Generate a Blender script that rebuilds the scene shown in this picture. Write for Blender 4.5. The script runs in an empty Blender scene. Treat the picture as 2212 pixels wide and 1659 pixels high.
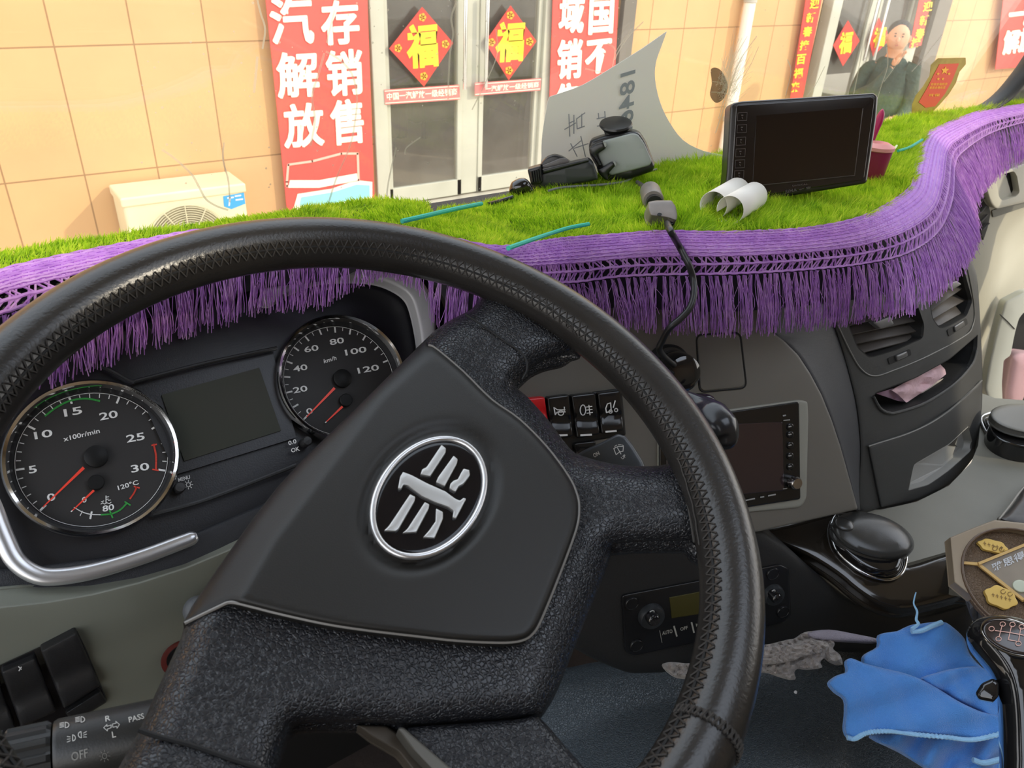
import bpy, bmesh, math, random
import numpy as np
from mathutils import Vector, Matrix
from mathutils.geometry import delaunay_2d_cdt
random.seed(7); RNG = np.random.default_rng(7)
sc = bpy.context.scene
COL = sc.collection

# ------------------------------------------------------------------ camera
F, CX, CY = 1660.0, 1106.0, 829.5
def nz(v):
    v = np.array(v, float); return v / np.linalg.norm(v)
_d = nz([967 - CX, 3690 - CY, F]); _r = nz([3761 - CX, -10 - CY, F]); _r = nz(_r - _d * np.dot(_r, _d))
M = np.array([_r, nz(np.cross(-_d, _r)), -_d])          # camera axes (x right, y down, z forward) -> world (X truck right, Y truck forward, Z up)
C0 = np.array([0, 0, 2.3])
cam_d = bpy.data.cameras.new('camera'); cam = bpy.data.objects.new('camera', cam_d); COL.objects.link(cam)
cam_d.sensor_width = 36; cam_d.lens = 36 * F / 2212; cam_d.clip_start = .02
_R = Matrix([[M[i][0], -M[i][1], -M[i][2]] for i in range(3)]).to_4x4()
cam.matrix_world = Matrix.Translation(Vector(C0)) @ _R
cam_d.dof.use_dof = True; cam_d.dof.focus_distance = .72; cam_d.dof.aperture_fstop = 20
sc.camera = cam

# ------------------------------------------------------------------ light and exposure
sc.view_settings.view_transform = 'Standard'; sc.view_settings.look = 'None'
sc.view_settings.gamma = 1; sc.view_settings.use_curve_mapping = False
sc.view_settings.exposure = 0.0
sc.cycles.use_denoising = True
sc.cycles.max_bounces = 8; sc.cycles.transparent_max_bounces = 12
sc.cycles.caustics_reflective = False; sc.cycles.caustics_refractive = False
sc.cycles.sample_clamp_indirect = 6
wd = bpy.data.worlds.new('sky'); sc.world = wd; wd.use_nodes = True
nt = wd.node_tree; bg = nt.nodes['Background']
tc = nt.nodes.new('ShaderNodeTexCoord'); sp = nt.nodes.new('ShaderNodeSeparateXYZ'); cr = nt.nodes.new('ShaderNodeValToRGB')
nt.links.new(tc.outputs['Generated'], sp.inputs[0]); nt.links.new(sp.outputs['Z'], cr.inputs[0]); nt.links.new(cr.outputs[0], bg.inputs[0])
cr.color_ramp.elements[0].position = 0.0; cr.color_ramp.elements[0].color = (.94, .89, .82, 1)
cr.color_ramp.elements[1].position = 0.7; cr.color_ramp.elements[1].color = (.74, .82, .95, 1)
bg.inputs[1].default_value = 3.0
sun_d = bpy.data.lights.new('sun', 'SUN'); sun = bpy.data.objects.new('sun', sun_d); COL.objects.link(sun)
sun_d.energy = 2.3; sun_d.angle = math.radians(1.5); sun_d.color = (1.0, .88, .68)
sun.location = (6, -6, 8)
sun.rotation_euler = Vector((-.62, .72, -.52)).to_track_quat('-Z', 'Y').to_euler()

# ------------------------------------------------------------------ geometry helpers
def ray(px, py): return M @ nz([px - CX, py - CY, F])
def at(px, py, dep): return C0 + M @ (np.array([(px - CX) / F, (py - CY) / F, 1.0]) * dep)
class Pl:
    "a plane in the place; calling it gives the point of the plane seen at a pixel"
    def __init__(s, P, N):
        s.P = np.array(P, float); s.N = nz(N)
        if np.dot(s.N, C0 - s.P) < 0: s.N = -s.N
    def __call__(s, px, py, off=0.0):
        v = ray(px, py); return C0 + v * (np.dot(s.P + s.N * off - C0, s.N) / np.dot(v, s.N))
    def n(s, px, py): return s.N
class Dome(Pl):
    "plane plus a height field h(point)"
    def __init__(s, P, N, h): super().__init__(P, N); s.h = h
    def __call__(s, px, py, off=0.0):
        o = 0.0
        for _ in range(6):
            p = Pl.__call__(s, px, py, off + o); o = s.h(p)
        return Pl.__call__(s, px, py, off + o)
def PX(x): return Pl((x, 0, 0), (1, 0, 0))
def PY(y): return Pl((0, y, 0), (0, 1, 0))
def PZ(z): return Pl((0, 0, z), (0, 0, 1))

LOC = {}
def _link(name, me, m, parent):
    o = bpy.data.objects.new(name, me); COL.objects.link(o)
    if m is not None: me.materials.append(m)
    return o
def build(name, V, Fc, m, parent=None, smooth=True, bev=0, bseg=2, loc=None, sharp=40, sub=0, solid=0):
    V = np.array([tuple(v) for v in V], float)
    if parent is not None: L = LOC[parent.name]
    elif loc is not None: L = np.array(loc, float)
    else: L = np.array([(V[:, 0].min() + V[:, 0].max()) / 2, (V[:, 1].min() + V[:, 1].max()) / 2, V[:, 2].min()])
    me = bpy.data.meshes.new(name)
    me.from_pydata([tuple(v) for v in (V - L)], [], [tuple(f) for f in Fc]); me.update()
    bm = bmesh.new(); bm.from_mesh(me); bmesh.ops.recalc_face_normals(bm, faces=bm.faces); bm.to_mesh(me); bm.free()
    o = _link(name, me, m, parent)
    if parent is not None:
        o.parent = parent; o.location = tuple(L - LOC[parent.name])
    else: o.location = tuple(L)
    LOC[o.name] = L
    if smooth:
        for p in me.polygons: p.use_smooth = True
        try: me.set_sharp_from_angle(angle=math.radians(sharp))
        except Exception: pass
    if solid:
        md = o.modifiers.new('solid', 'SOLIDIFY'); md.thickness = solid; md.offset = -1
    if bev:
        md = o.modifiers.new('bevel', 'BEVEL'); md.width = bev; md.segments = bseg; md.limit_method = 'ANGLE'; md.angle_limit = math.radians(35)
        md.harden_normals = False
    if sub:
        md = o.modifiers.new('sub', 'SUBSURF'); md.levels = sub; md.render_levels = sub
    return o
def thing(name, label, cat, loc, group=None, kind=None):
    o = bpy.data.objects.new(name, None); COL.objects.link(o); o.location = tuple(loc); o.empty_display_size = .02
    LOC[o.name] = np.array(loc, float)
    return tag(o, label, cat, group, kind)
def tag(o, label=None, cat=None, group=None, kind=None):
    if label: o['label'] = label
    if cat: o['category'] = cat
    if group: o['group'] = group
    if kind: o['kind'] = kind
    return o
def struct(o): o['kind'] = 'structure'; return o

class MB:
    "collects several pieces into one mesh"
    def __init__(s): s.V = []; s.F = []
    def add(s, V, Fc):
        k = len(s.V); s.V += [tuple(v) for v in V]; s.F += [tuple(i + k for i in f) for f in Fc]; return s
    def build(s, name, m, parent=None, **k): return build(name, s.V, s.F, m, parent, **k)

def resample(pts, n, closed=False):
    P = np.array(pts, float)
    if closed: P = np.vstack([P, P[:1]])
    d = np.r_[0, np.cumsum(np.linalg.norm(np.diff(P, axis=0), axis=1))]
    t = np.linspace(0, d[-1], n, endpoint=not closed)
    return np.array([np.interp(t, d, P[:, k]) for k in range(P.shape[1])]).T
def crom(pts, n=8, closed=False):
    "Catmull-Rom through points"
    P = [np.array(p, float) for p in pts]; m = len(P); out = []
    segs = m if closed else m - 1
    for i in range(segs):
        p1, p2 = P[i], P[(i + 1) % m]
        p0 = P[(i - 1) % m] if (closed or i > 0) else 2 * p1 - p2
        p3 = P[(i + 2) % m] if (closed or i + 2 < m) else 2 * p2 - p1
        for k in range(n):
            t = k / n
            out.append(.5 * (2 * p1 + (p2 - p0) * t + (2 * p0 - 5 * p1 + 4 * p2 - p3) * t * t + (3 * p1 - p0 - 3 * p2 + p3) * t ** 3))
    if not closed: out.append(P[-1])
    return np.array(out)
def rounded(pts, r, n=5):
    "polygon with its corners rounded by r (px)"
    P = [np.array(p[:2], float) for p in pts]; R = [p[2] if len(p) > 2 else r for p in pts]; m = len(P); out = []
    for i in range(m):
        a, b, c = P[i - 1], P[i], P[(i + 1) % m]; la = np.linalg.norm(a - b); lc = np.linalg.norm(c - b)
        rr = min(R[i], la * .48, lc * .48)
        if rr < .3: out.append(b); continue
        s = b + (a - b) / la * rr; e = b + (c - b) / lc * rr
        for k in range(n + 1):
            t = k / n; out.append((1 - t) ** 2 * s + 2 * t * (1 - t) * b + t * t * e)
    return np.array(out)
def orient(P):
    P = np.array(P, float); a = (P[:, 0] * np.roll(P[:, 1], -1) - np.roll(P[:, 0], -1) * P[:, 1]).sum()
    return P if a > 0 else P[::-1]
def inset(P, d):
    e = np.roll(P, -1, 0) - P; e /= np.maximum(np.linalg.norm(e, axis=1, keepdims=True), 1e-9)
    nn = np.stack([-e[:, 1], e[:, 0]], 1); v = nn + np.roll(nn, 1, 0); l = np.maximum((v ** 2).sum(1, keepdims=True) / 2, .35)
    return P + v / l * d
def pdist(Q, P):
    A = P; B = np.roll(P, -1, 0); out = np.full(len(Q), 1e9)
    for a, b in zip(A, B):
        ab = b - a; t = np.clip(((Q - a) @ ab) / max((ab ** 2).sum(), 1e-9), 0, 1)
        out = np.minimum(out, np.linalg.norm(Q - (a + t[:, None] * ab), axis=1))
    return out
def inside(Q, P):
    x, y = Q[:, 0], Q[:, 1]; r = np.zeros(len(Q), bool); j = len(P) - 1
    for i in range(len(P)):
        c = ((P[i, 1] > y) != (P[j, 1] > y)) & (x < (P[j, 0] - P[i, 0]) * (y - P[i, 1]) / (P[j, 1] - P[i, 1] + 1e-12) + P[i, 0]); r ^= c; j = i
    return r
def puff_geo(outline, S, edge=0, drop=0, thick=.002, grid=0, off=0, hf=None, holes=(), nres=0):
    "solid body whose front follows surface S inside a traced outline, its rim rounded off by drop over edge px"
    P = orient(outline)
    if nres: P = resample(P, nres, True)
    if edge or grid:
        sp_ = max(edge * .45, 3.5) if edge else grid * .8; D_ = []
        for a, b in zip(P, np.roll(P, -1, 0)):
            k = max(1, int(np.linalg.norm(b - a) / sp_)); D_ += [a + (b - a) * i / k for i in range(k)]
        P = np.array(D_)
    pts = [tuple(p) for p in P]; nb = len(P); loops = [list(range(nb))]
    for h in holes:
        h = orient(h)[::-1]; k = len(pts); pts += [tuple(p) for p in h]; loops.append(list(range(k, k + len(h))))
    allb = np.array(pts); nall = len(pts)
    extra = []
    if edge:
        for f in (.08, .25, .5, 1.0):
            q = inset(P, edge * f); ok = inside(q, P) & (pdist(q, P) > edge * f * .85); extra += [tuple(a) for a in q[ok]]
    if grid:
        x0, y0 = P.min(0); x1, y1 = P.max(0)
        gx, gy = np.meshgrid(np.arange(x0 + grid * .37, x1, grid), np.arange(y0 + grid * .41, y1, grid))
        q = np.stack([gx.ravel(), gy.ravel()], 1); q = q[inside(q, P)]
        dmin = pdist(q, P); q = q[dmin > max(edge * 1.15, grid * .4)]
        extra += [tuple(a) for a in q]
    allp = pts + extra
    edges = [(l[i], l[(i + 1) % len(l)]) for l in loops for i in range(len(l))]
    vo, eo, fo, ov, oe, of = delaunay_2d_cdt([Vector(p) for p in allp], edges, [], 0, 1e-4)
    Q = np.array([tuple(v) for v in vo]); ok = []
    cen = np.array([Q[list(f)].mean(0) for f in fo]); ins = inside(cen, P)
    for h in holes: ins &= ~inside(cen, np.array(h, float))
    fo = [f for f, k in zip(fo, ins) if k]
    used = sorted({i for f in fo for i in f}); mp = {a: i for i, a in enumerate(used)}
    Q = Q[used]; fo = [tuple(mp[i] for i in f) for f in fo]
    D = pdist(Q, P) if edge else None
    V = []
    for i, q in enumerate(Q):
        o = off
        if edge: t = min(D[i] / edge, 1); o -= drop * (1 - math.sqrt(max(0, 1 - (1 - t) ** 2)))
        if hf: o += hf(q[0], q[1])
        V.append(S(q[0], q[1], o))
    n0 = len(V); back = [S(q[0], q[1], 0) * 0 + v - S.n(q[0], q[1]) * thick for q, v in zip(Q, V)]
    V += back
    Fc = list(fo) + [tuple(n0 + i for i in f[::-1]) for f in fo]
    cnt = {}
    for f in fo:
        for i in range(3):
            a, b = f[i], f[(i + 1) % 3]; cnt[(a, b)] = 1
    for (a, b) in cnt:
        if (b, a) not in cnt: Fc.append((b, a, a + n0, b + n0))
    return V, Fc
def puff(name, outline, S, m, parent=None, edge=0, drop=0, thick=.002, grid=0, off=0, hf=None, holes=(), nres=0, **k):
    V, Fc = puff_geo(outline, S, edge, drop, thick, grid, off, hf, holes, nres)
    return build(name, V, Fc, m, parent, **k)
def tube_geo(P, r, seg=10, closed=False, flat=1.0, up=None):
    P = np.array(P, float); n = len(P)
    R = np.full(n, r) if np.isscalar(r) else np.interp(np.linspace(0, 1, n), np.linspace(0, 1, len(r)), r)
    T = np.gradient(P, axis=0) if not closed else np.roll(P, -1, 0) - np.roll(P, 1, 0)
    T /= np.maximum(np.linalg.norm(T, axis=1, keepdims=True), 1e-12)
    u = np.array(up if up is not None else (0.13, .21, .97), float)
    V = []; Fc = []; a = None
    for i in range(n):
        if up is not None or a is None: a = np.cross(T[i], u)
        else: a = a - T[i] * np.dot(a, T[i])
        a = nz(a); b = np.cross(T[i], a)
        for k in range(seg):
            t = 2 * math.pi * k / seg; V.append(P[i] + R[i] * (math.cos(t) * a + flat * math.sin(t) * b))
    for i in range(n if closed else n - 1):
        for k in range(seg):
            j = (i + 1) % n; Fc.append((i * seg + k, i * seg + (k + 1) % seg, j * seg + (k + 1) % seg, j * seg + k))
    if not closed:
        Fc.append(tuple(range(seg))[::-1]); Fc.append(tuple((n - 1) * seg + k for k in range(seg)))
    return V, Fc
def tube(name, P, r, m, parent=None, seg=10, closed=False, flat=1.0, up=None, **k):
    return build(name, *tube_geo(P, r, seg, closed, flat, up), m, parent, **k)
def ribbon_geo(P, N, w, closed=False):
    P = np.array(P, float); n = len(P)
    T = np.roll(P, -1, 0) - np.roll(P, 1, 0) if closed else np.gradient(P, axis=0)
    T /= np.maximum(np.linalg.norm(T, axis=1, keepdims=True), 1e-12); B = np.cross(T, N); B /= np.maximum(np.linalg.norm(B, axis=1, keepdims=True), 1e-9)
    V = []
    for p, b in zip(P, B): V += [p - b * w / 2, p + b * w / 2]
    return V, [(2 * i, 2 * i + 1, (2 * i + 3) % (2 * n), (2 * i + 2) % (2 * n)) for i in range(n if closed else n - 1)]
def marks_geo(lines, S, w, off=.0004):
    "printed lines traced on a surface; w in px of stroke"
    mb = MB()
    for l in lines:
        wl = w
        if isinstance(l, tuple) and np.isscalar(l[0]): wl, l = l
        closed = np.allclose(l[0], l[-1]) and len(l) > 3
        l = np.array(l, float); l = l[:-1] if closed else l
        # split straight segments so that corners keep width
        m_ = len(l)
        for i in range(m_ if closed else m_ - 1):
            a, b = l[i], l[(i + 1) % m_]; d = b - a; L_ = np.linalg.norm(d)
            if L_ < 1e-6: continue
            d /= L_; nn = np.array([-d[1], d[0]]) * wl / 2; e = d * wl * .3
            q = [a - e + nn, b + e + nn, b + e - nn, a - e - nn]
            mb.add([S(x[0], x[1], off) for x in q], [(0, 1, 2, 3)])
    return mb
def marks(name, lines, S, w, m, parent=None, off=.0004, **k):
    return marks_geo(lines, S, w, off).build(name, m, parent, smooth=False, **k)
def arc(cx, cy, rx, ry, a0, a1, n=16, rot=0):
    t = np.radians(np.linspace(a0, a1, n)); x = rx * np.cos(t); y = ry * np.sin(t); c, s = math.cos(math.radians(rot)), math.sin(math.radians(rot))
    return np.stack([cx + x * c - y * s, cy + x * s + y * c], 1)
def lathe_geo(C, N, prof, seg=32, U=None, close=True):
    "prof: list of (radius, height along N)"
    C = np.array(C, float); N = nz(N); a = nz(np.cross(N, U if U is not None else (.1, .95, .2))); b = np.cross(N, a); V = []; Fc = []
    for r, h in prof:
        for k in range(seg):
            t = 2 * math.pi * k / seg; V.append(C + N * h + r * (a * math.cos(t) + b * math.sin(t)))
    for i in range(len(prof) - 1):
        for k in range(seg): Fc.append((i * seg + k, i * seg + (k + 1) % seg, (i + 1) * seg + (k + 1) % seg, (i + 1) * seg + k))
    if close: Fc.append(tuple(range(seg))[::-1]); Fc.append(tuple((len(prof) - 1) * seg + k for k in range(seg)))
    return V, Fc
def lathe(name, C, N, prof, m, parent=None, seg=32, close=True, **k): return build(name, *lathe_geo(C, N, prof, seg, close=close), m, parent, **k)
def box_geo(c, ax, ay, az):
    c, ax, ay, az = map(lambda v: np.array(v, float), (c, ax, ay, az)); V = [c + sx * ax + sy * ay + sz * az for sx in (-1, 1) for sy in (-1, 1) for sz in (-1, 1)]
    return V, [(0, 1, 3, 2), (4, 6, 7, 5), (0, 4, 5, 1), (2, 3, 7, 6), (0, 2, 6, 4), (1, 5, 7, 3)]
def box(name, x0, x1, y0, y1, z0, z1, m, parent=None, **k):
    return build(name, *box_geo(((x0 + x1) / 2, (y0 + y1) / 2, (z0 + z1) / 2), ((x1 - x0) / 2, 0, 0), (0, (y1 - y0) / 2, 0), (0, 0, (z1 - z0) / 2)), m, parent, smooth=False, **k)
def loft_geo(rows, thick=None, N=None):
    rows = [np.array(r, float) for r in rows]; n = len(rows[0]); V = [p for r in rows for p in r]; Fc = []
    for i in range(len(rows) - 1):
        for k in range(n - 1): Fc.append((i * n + k, i * n + k + 1, (i + 1) * n + k + 1, (i + 1) * n + k))
    return V, Fc
def loft(name, rows, m, parent=None, n=40, nr=6, solid=.004, **k):
    "smooth skin through rows of 3D points, given real thickness"
    R = [resample(crom(r, 10), n) for r in rows]
    cols = [crom([R[i][j] for i in range(len(R))], nr) if len(R) > 2 else resample([R[0][j], R[1][j]], nr + 1) for j in range(n)]
    rows2 = [[c[i] for c in cols] for i in range(len(cols[0]))]
    return build(name, *loft_geo(rows2), m, parent, solid=solid, **k)

_tm = {}
def text_mesh(s, bold=False):
    key = (s, bold)
    if key in _tm: return _tm[key]
    cu = bpy.data.curves.new('t', 'FONT'); cu.body = s; cu.resolution_u = 3; cu.offset = bold if bold and bold is not True else .016
    o = bpy.data.objects.new('t', cu); COL.objects.link(o)
    dg = bpy.context.evaluated_depsgraph_get(); dg.update()
    me = bpy.data.meshes.new_from_object(o.evaluated_get(dg)); V = np.array([tuple(v.co) for v in me.vertices]); Fc = [tuple(p.vertices) for p in me.polygons]
    bpy.data.objects.remove(o); bpy.data.curves.remove(cu); bpy.data.meshes.remove(me)
    _tm[key] = (V, Fc); return V, Fc
def text_geo(s, S, bl, br, tl, off=.0005, bold=False, box_=None, flip=False):
    "lettering set between three pixels (bottom left, bottom right, top left) of a surface"
    V, Fc = text_mesh(s, bold)
    if len(V) == 0: return [], []
    x0, y0 = V[:, 0].min(), V[:, 1].min(); x1, y1 = V[:, 0].max(), V[:, 1].max()
    u = (V[:, 0] - x0) / (x1 - x0); v = (V[:, 1] - y0) / max(y1 - y0, 1e-6)
    bl, br, tl = map(lambda a: np.array(a, float), (bl, br, tl)); P = bl + u[:, None] * (br - bl) + v[:, None] * (tl - bl)
    return [S(p[0], p[1], off) for p in P], Fc
def text(name, s, S, bl, br, tl, m, parent=None, off=.0005, bold=False):
    V, Fc = text_geo(s, S, bl, br, tl, off, bold)
    return build(name, V, Fc, m, parent, smooth=False)
def cen(outline, S, off=0):
    P = np.array([p[:2] for p in outline], float); q = P.mean(0); return S(q[0], q[1], off)

# ------------------------------------------------------------------ materials
def lin(c):
    if isinstance(c, str): c = [int(c[i:i + 2], 16) / 255 for i in (0, 2, 4)]
    return tuple((x / 12.92 if x <= .04045 else ((x + .055) / 1.055) ** 2.4) for x in c) + (1,)
_mc = {}
def mat(name, color, rough=.5, metal=0, bump=None, vary=None, spec=.5, coat=0, alpha=None, trans=0, emit=None, sheen=0, tint=None, ramp=None):
    if name in _mc: return _mc[name]
    m = bpy.data.materials.new(name); m.use_nodes = True; nt = m.node_tree; b = nt.nodes['Principled BSDF']
    c = lin(color) if isinstance(color, str) else tuple(color) + (1,)
    b.inputs['Base Color'].default_value = c; b.inputs['Roughness'].default_value = rough; b.inputs['Metallic'].default_value = metal
    b.inputs['Specular IOR Level'].default_value = spec; b.inputs['Coat Weight'].default_value = coat; b.inputs['Coat Roughness'].default_value = .06
    if sheen: b.inputs['Sheen Weight'].default_value = sheen; b.inputs['Sheen Roughness'].default_value = .4
    if trans: b.inputs['Transmission Weight'].default_value = trans
    if emit: b.inputs['Emission Color'].default_value = lin(emit[0]); b.inputs['Emission Strength'].default_value = emit[1]
    tcn = nt.nodes.new('ShaderNodeTexCoord')
    def noise(scale, detail=3, rough_=.5):
        t = nt.nodes.new('ShaderNodeTexNoise'); t.inputs['Scale'].default_value = scale; t.inputs['Detail'].default_value = detail
        nt.links.new(tcn.outputs['Object'], t.inputs['Vector']); return t
    if vary:   # (scale, second colour, contrast)
        t = noise(vary[0], 4); r = nt.nodes.new('ShaderNodeValToRGB'); w = vary[2] if len(vary) > 2 else .15
        r.color_ramp.elements[0].position = .5 - w; r.color_ramp.elements[1].position = .5 + w
        r.color_ramp.elements[0].color = c; r.color_ramp.elements[1].color = lin(vary[1])
        nt.links.new(t.outputs['Fac'], r.inputs[0]); nt.links.new(r.outputs[0], b.inputs['Base Color'])
    if bump:   # (kind, scale, distance)
        kind, scale, dist = bump
        bp = nt.nodes.new('ShaderNodeBump'); bp.inputs['Distance'].default_value = dist; bp.inputs['Strength'].default_value = 1
        if kind == 'noise': t = noise(scale, 3); nt.links.new(t.outputs['Fac'], bp.inputs['Height'])
        elif kind == 'leather':
            v = nt.nodes.new('ShaderNodeTexVoronoi'); v.feature = 'DISTANCE_TO_EDGE'; v.inputs['Scale'].default_value = scale
            t = noise(scale * .6, 2); mx = nt.nodes.new('ShaderNodeMix'); mx.data_type = 'VECTOR'; mx.inputs[0].default_value = 2.2 / scale
            ad = nt.nodes.new('ShaderNodeVectorMath'); ad.operation = 'MULTIPLY_ADD'; ad.inputs[1].default_value = (1.6 / scale,) * 3
            nt.links.new(t.outputs['Color'], ad.inputs[0]); nt.links.new(tcn.outputs['Object'], ad.inputs[2]); nt.links.new(ad.outputs[0], v.inputs['Vector'])
            r = nt.nodes.new('ShaderNodeMapRange'); r.inputs['From Max'].default_value = .22; r.interpolation_type = 'SMOOTHSTEP'
            nt.links.new(v.outputs['Distance'], r.inputs['Value']); nt.links.new(r.outputs[0], bp.inputs['Height'])
        nt.links.new(bp.outputs[0], b.inputs['Normal'])
    if alpha is not None: b.inputs['Alpha'].default_value = alpha
    _mc[name] = m; return m
BLK = mat('black_plastic', (.020, .020, .021), .42, bump=('noise', 900, .00012))
BLK2 = mat('black_dash_plastic', (.016, .017, .021), .5, bump=('leather', 900, .0001))
GLOSS = mat('gloss_black', (.010, .010, .011), .08, coat=.6)
LEA = mat('worn_leather', (.016, .0145, .0135), .27, bump=('noise', 500, .00018), vary=(26, '2a2826', .25))
GRAIN = mat('grained_leather_black', (.017, .018, .021), .27, bump=('leather', 400, .00045))
SAT = mat('satin_badge_silver', (.50, .50, .49), .36, metal=.65, bump=('noise', 3000, .00002))
SIL = mat('satin_silver', (.62, .62, .63), .28, metal=.85, bump=('noise', 3000, .00003))
CHR = mat('chrome', (.8, .8, .8), .08, metal=1)
WHT = mat('white_print', 'e8e8e6', .6)
GRYP = mat('grey_fascia', '55544e', .5, bump=('noise', 1400, .00006))

# ================================================================== OUTSIDE
WY = 5.0
WALL = PY(WY)
def wall_mat():
    m = bpy.data.materials.new('tiled_facade'); m.use_nodes = True; nt = m.node_tree; b = nt.nodes['Principled BSDF']
    g = nt.nodes.new('ShaderNodeNewGeometry'); s = nt.nodes.new('ShaderNodeSeparateXYZ'); c = nt.nodes.new('ShaderNodeCombineXYZ')
    nt.links.new(g.outputs['Position'], s.inputs[0]); nt.links.new(s.outputs['X'], c.inputs['X']); nt.links.new(s.outputs['Z'], c.inputs['Y'])
    mp = nt.nodes.new('ShaderNodeMapping'); mp.inputs['Location'].default_value = (-.562 + .395 * 4, -1.02 + .68 * 3, 0); nt.links.new(c.outputs[0], mp.inputs[0])
    br = nt.nodes.new('ShaderNodeTexBrick'); br.offset = 0; br.inputs['Scale'].default_value = 1; br.inputs['Brick Width'].default_value = .395; br.inputs['Row Height'].default_value = .68
    br.inputs['Mortar Size'].default_value = .005; br.inputs['Mortar Smooth'].default_value = .3; br.inputs['Color1'].default_value = lin('e6b680'); br.inputs['Color2'].default_value = lin('e2b078'); br.inputs['Mortar'].default_value = lin('a87f54')
    nt.links.new(mp.outputs[0], br.inputs['Vector'])
    n = nt.nodes.new('ShaderNodeTexNoise'); n.inputs['Scale'].default_value = 1.4; n.inputs['Detail'].default_value = 5; nt.links.new(g.outputs['Position'], n.inputs['Vector'])
    mx = nt.nodes.new('ShaderNodeMix'); mx.data_type = 'RGBA'; mx.blend_type = 'MULTIPLY'; mx.inputs[0].default_value = .35
    nt.links.new(br.outputs['Color'], mx.inputs[6]); nt.links.new(n.outputs['Color'], mx.inputs[7])
    hs = nt.nodes.new('ShaderNodeHueSaturation'); hs.inputs['Saturation'].default_value = 0; nt.links.new(n.outputs['Color'], hs.inputs['Color']); nt.links.new(hs.outputs[0], mx.inputs[7])
    nt.links.new(mx.outputs[2], b.inputs['Base Color']); b.inputs['Roughness'].default_value = .6
    return m
# facade with two door openings
xa, xb = WALL(808, 100)[0], WALL(1352, 60)[0]; xc, xd = WALL(1765, 60)[0], WALL(2035, 60)[0]
wm = wall_mat(); mbw = MB()
def bx(mb, x0, x1, y0, y1, z0, z1): mb.add(*box_geo(((x0 + x1) / 2, (y0 + y1) / 2, (z0 + z1) / 2), ((x1 - x0) / 2, 0, 0), (0, (y1 - y0) / 2, 0), (0, 0, (z1 - z0) / 2)))
bx(mbw, -6, xa, WY, WY + .25, .1, 5); bx(mbw, xb, xc, WY, WY + .25, .1, 5); bx(mbw, xd, 22, WY, WY + .25, .1, 5)
bx(mbw, xa, xb, WY, WY + .25, 3.1, 5); bx(mbw, xc, xd, WY, WY + .25, 3.1, 5)
struct(mbw.build('wall_front', wm, smooth=False))
CONC = mat('pale_paving', 'cfc3ae', .8, vary=(3, 'b9ad98', .3), bump=('noise', 60, .002))
o = box('ground', -12, 24, -12, 14, 0, .12, CONC); struct(o)
o = box('floor', .9, xd + 1, WY - .75, 8.4, .13, .56, mat('pale_floor_tiles', 'cdc4b2', .35, vary=(2, 'bfb49f', .3))); o.name = 'floor'; struct(o)
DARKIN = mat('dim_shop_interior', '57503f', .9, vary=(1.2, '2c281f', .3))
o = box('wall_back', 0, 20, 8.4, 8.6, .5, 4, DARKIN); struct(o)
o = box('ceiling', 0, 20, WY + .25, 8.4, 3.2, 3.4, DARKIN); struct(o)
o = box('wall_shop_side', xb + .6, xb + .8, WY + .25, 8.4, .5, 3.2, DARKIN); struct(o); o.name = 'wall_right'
# dark lounge chairs inside the shop
def lounge(x, y, label):
    t = thing('lounge_chair', label, 'chair', (x, y, .56), 'lounge chairs inside the shop')
    c1 = mat('dark_brown_upholstery', '3a2a20', .7)
    build('seat', *box_geo((x, y, .86), (.36, 0, 0), (0, .34, 0), (0, 0, .14)), c1, t, bev=.05, bseg=3)
    build('backrest', *box_geo((x, y + .33, 1.12), (.36, 0, 0), (0, .09, 0), (0, 0, .4)), c1, t, bev=.07, bseg=3)
    for s in (-1, 1):
        build('armrest', *box_geo((x + s * .38, y, .93), (.06, 0, 0), (0, .34, 0), (0, 0, .22)), c1, t, bev=.04, bseg=3)
        for q in (-1, 1): tube('leg', [(x + s * .3, y + q * .28, .56), (x + s * .3, y + q * .28, .73)], .025, BLK, t)
lounge(2.9, 6.6, 'dark brown lounge chair seen through the left leaf of the glass shop door')
lounge(4.1, 7.1, 'dark brown lounge chair seen through the right leaf of the glass shop door')

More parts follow.
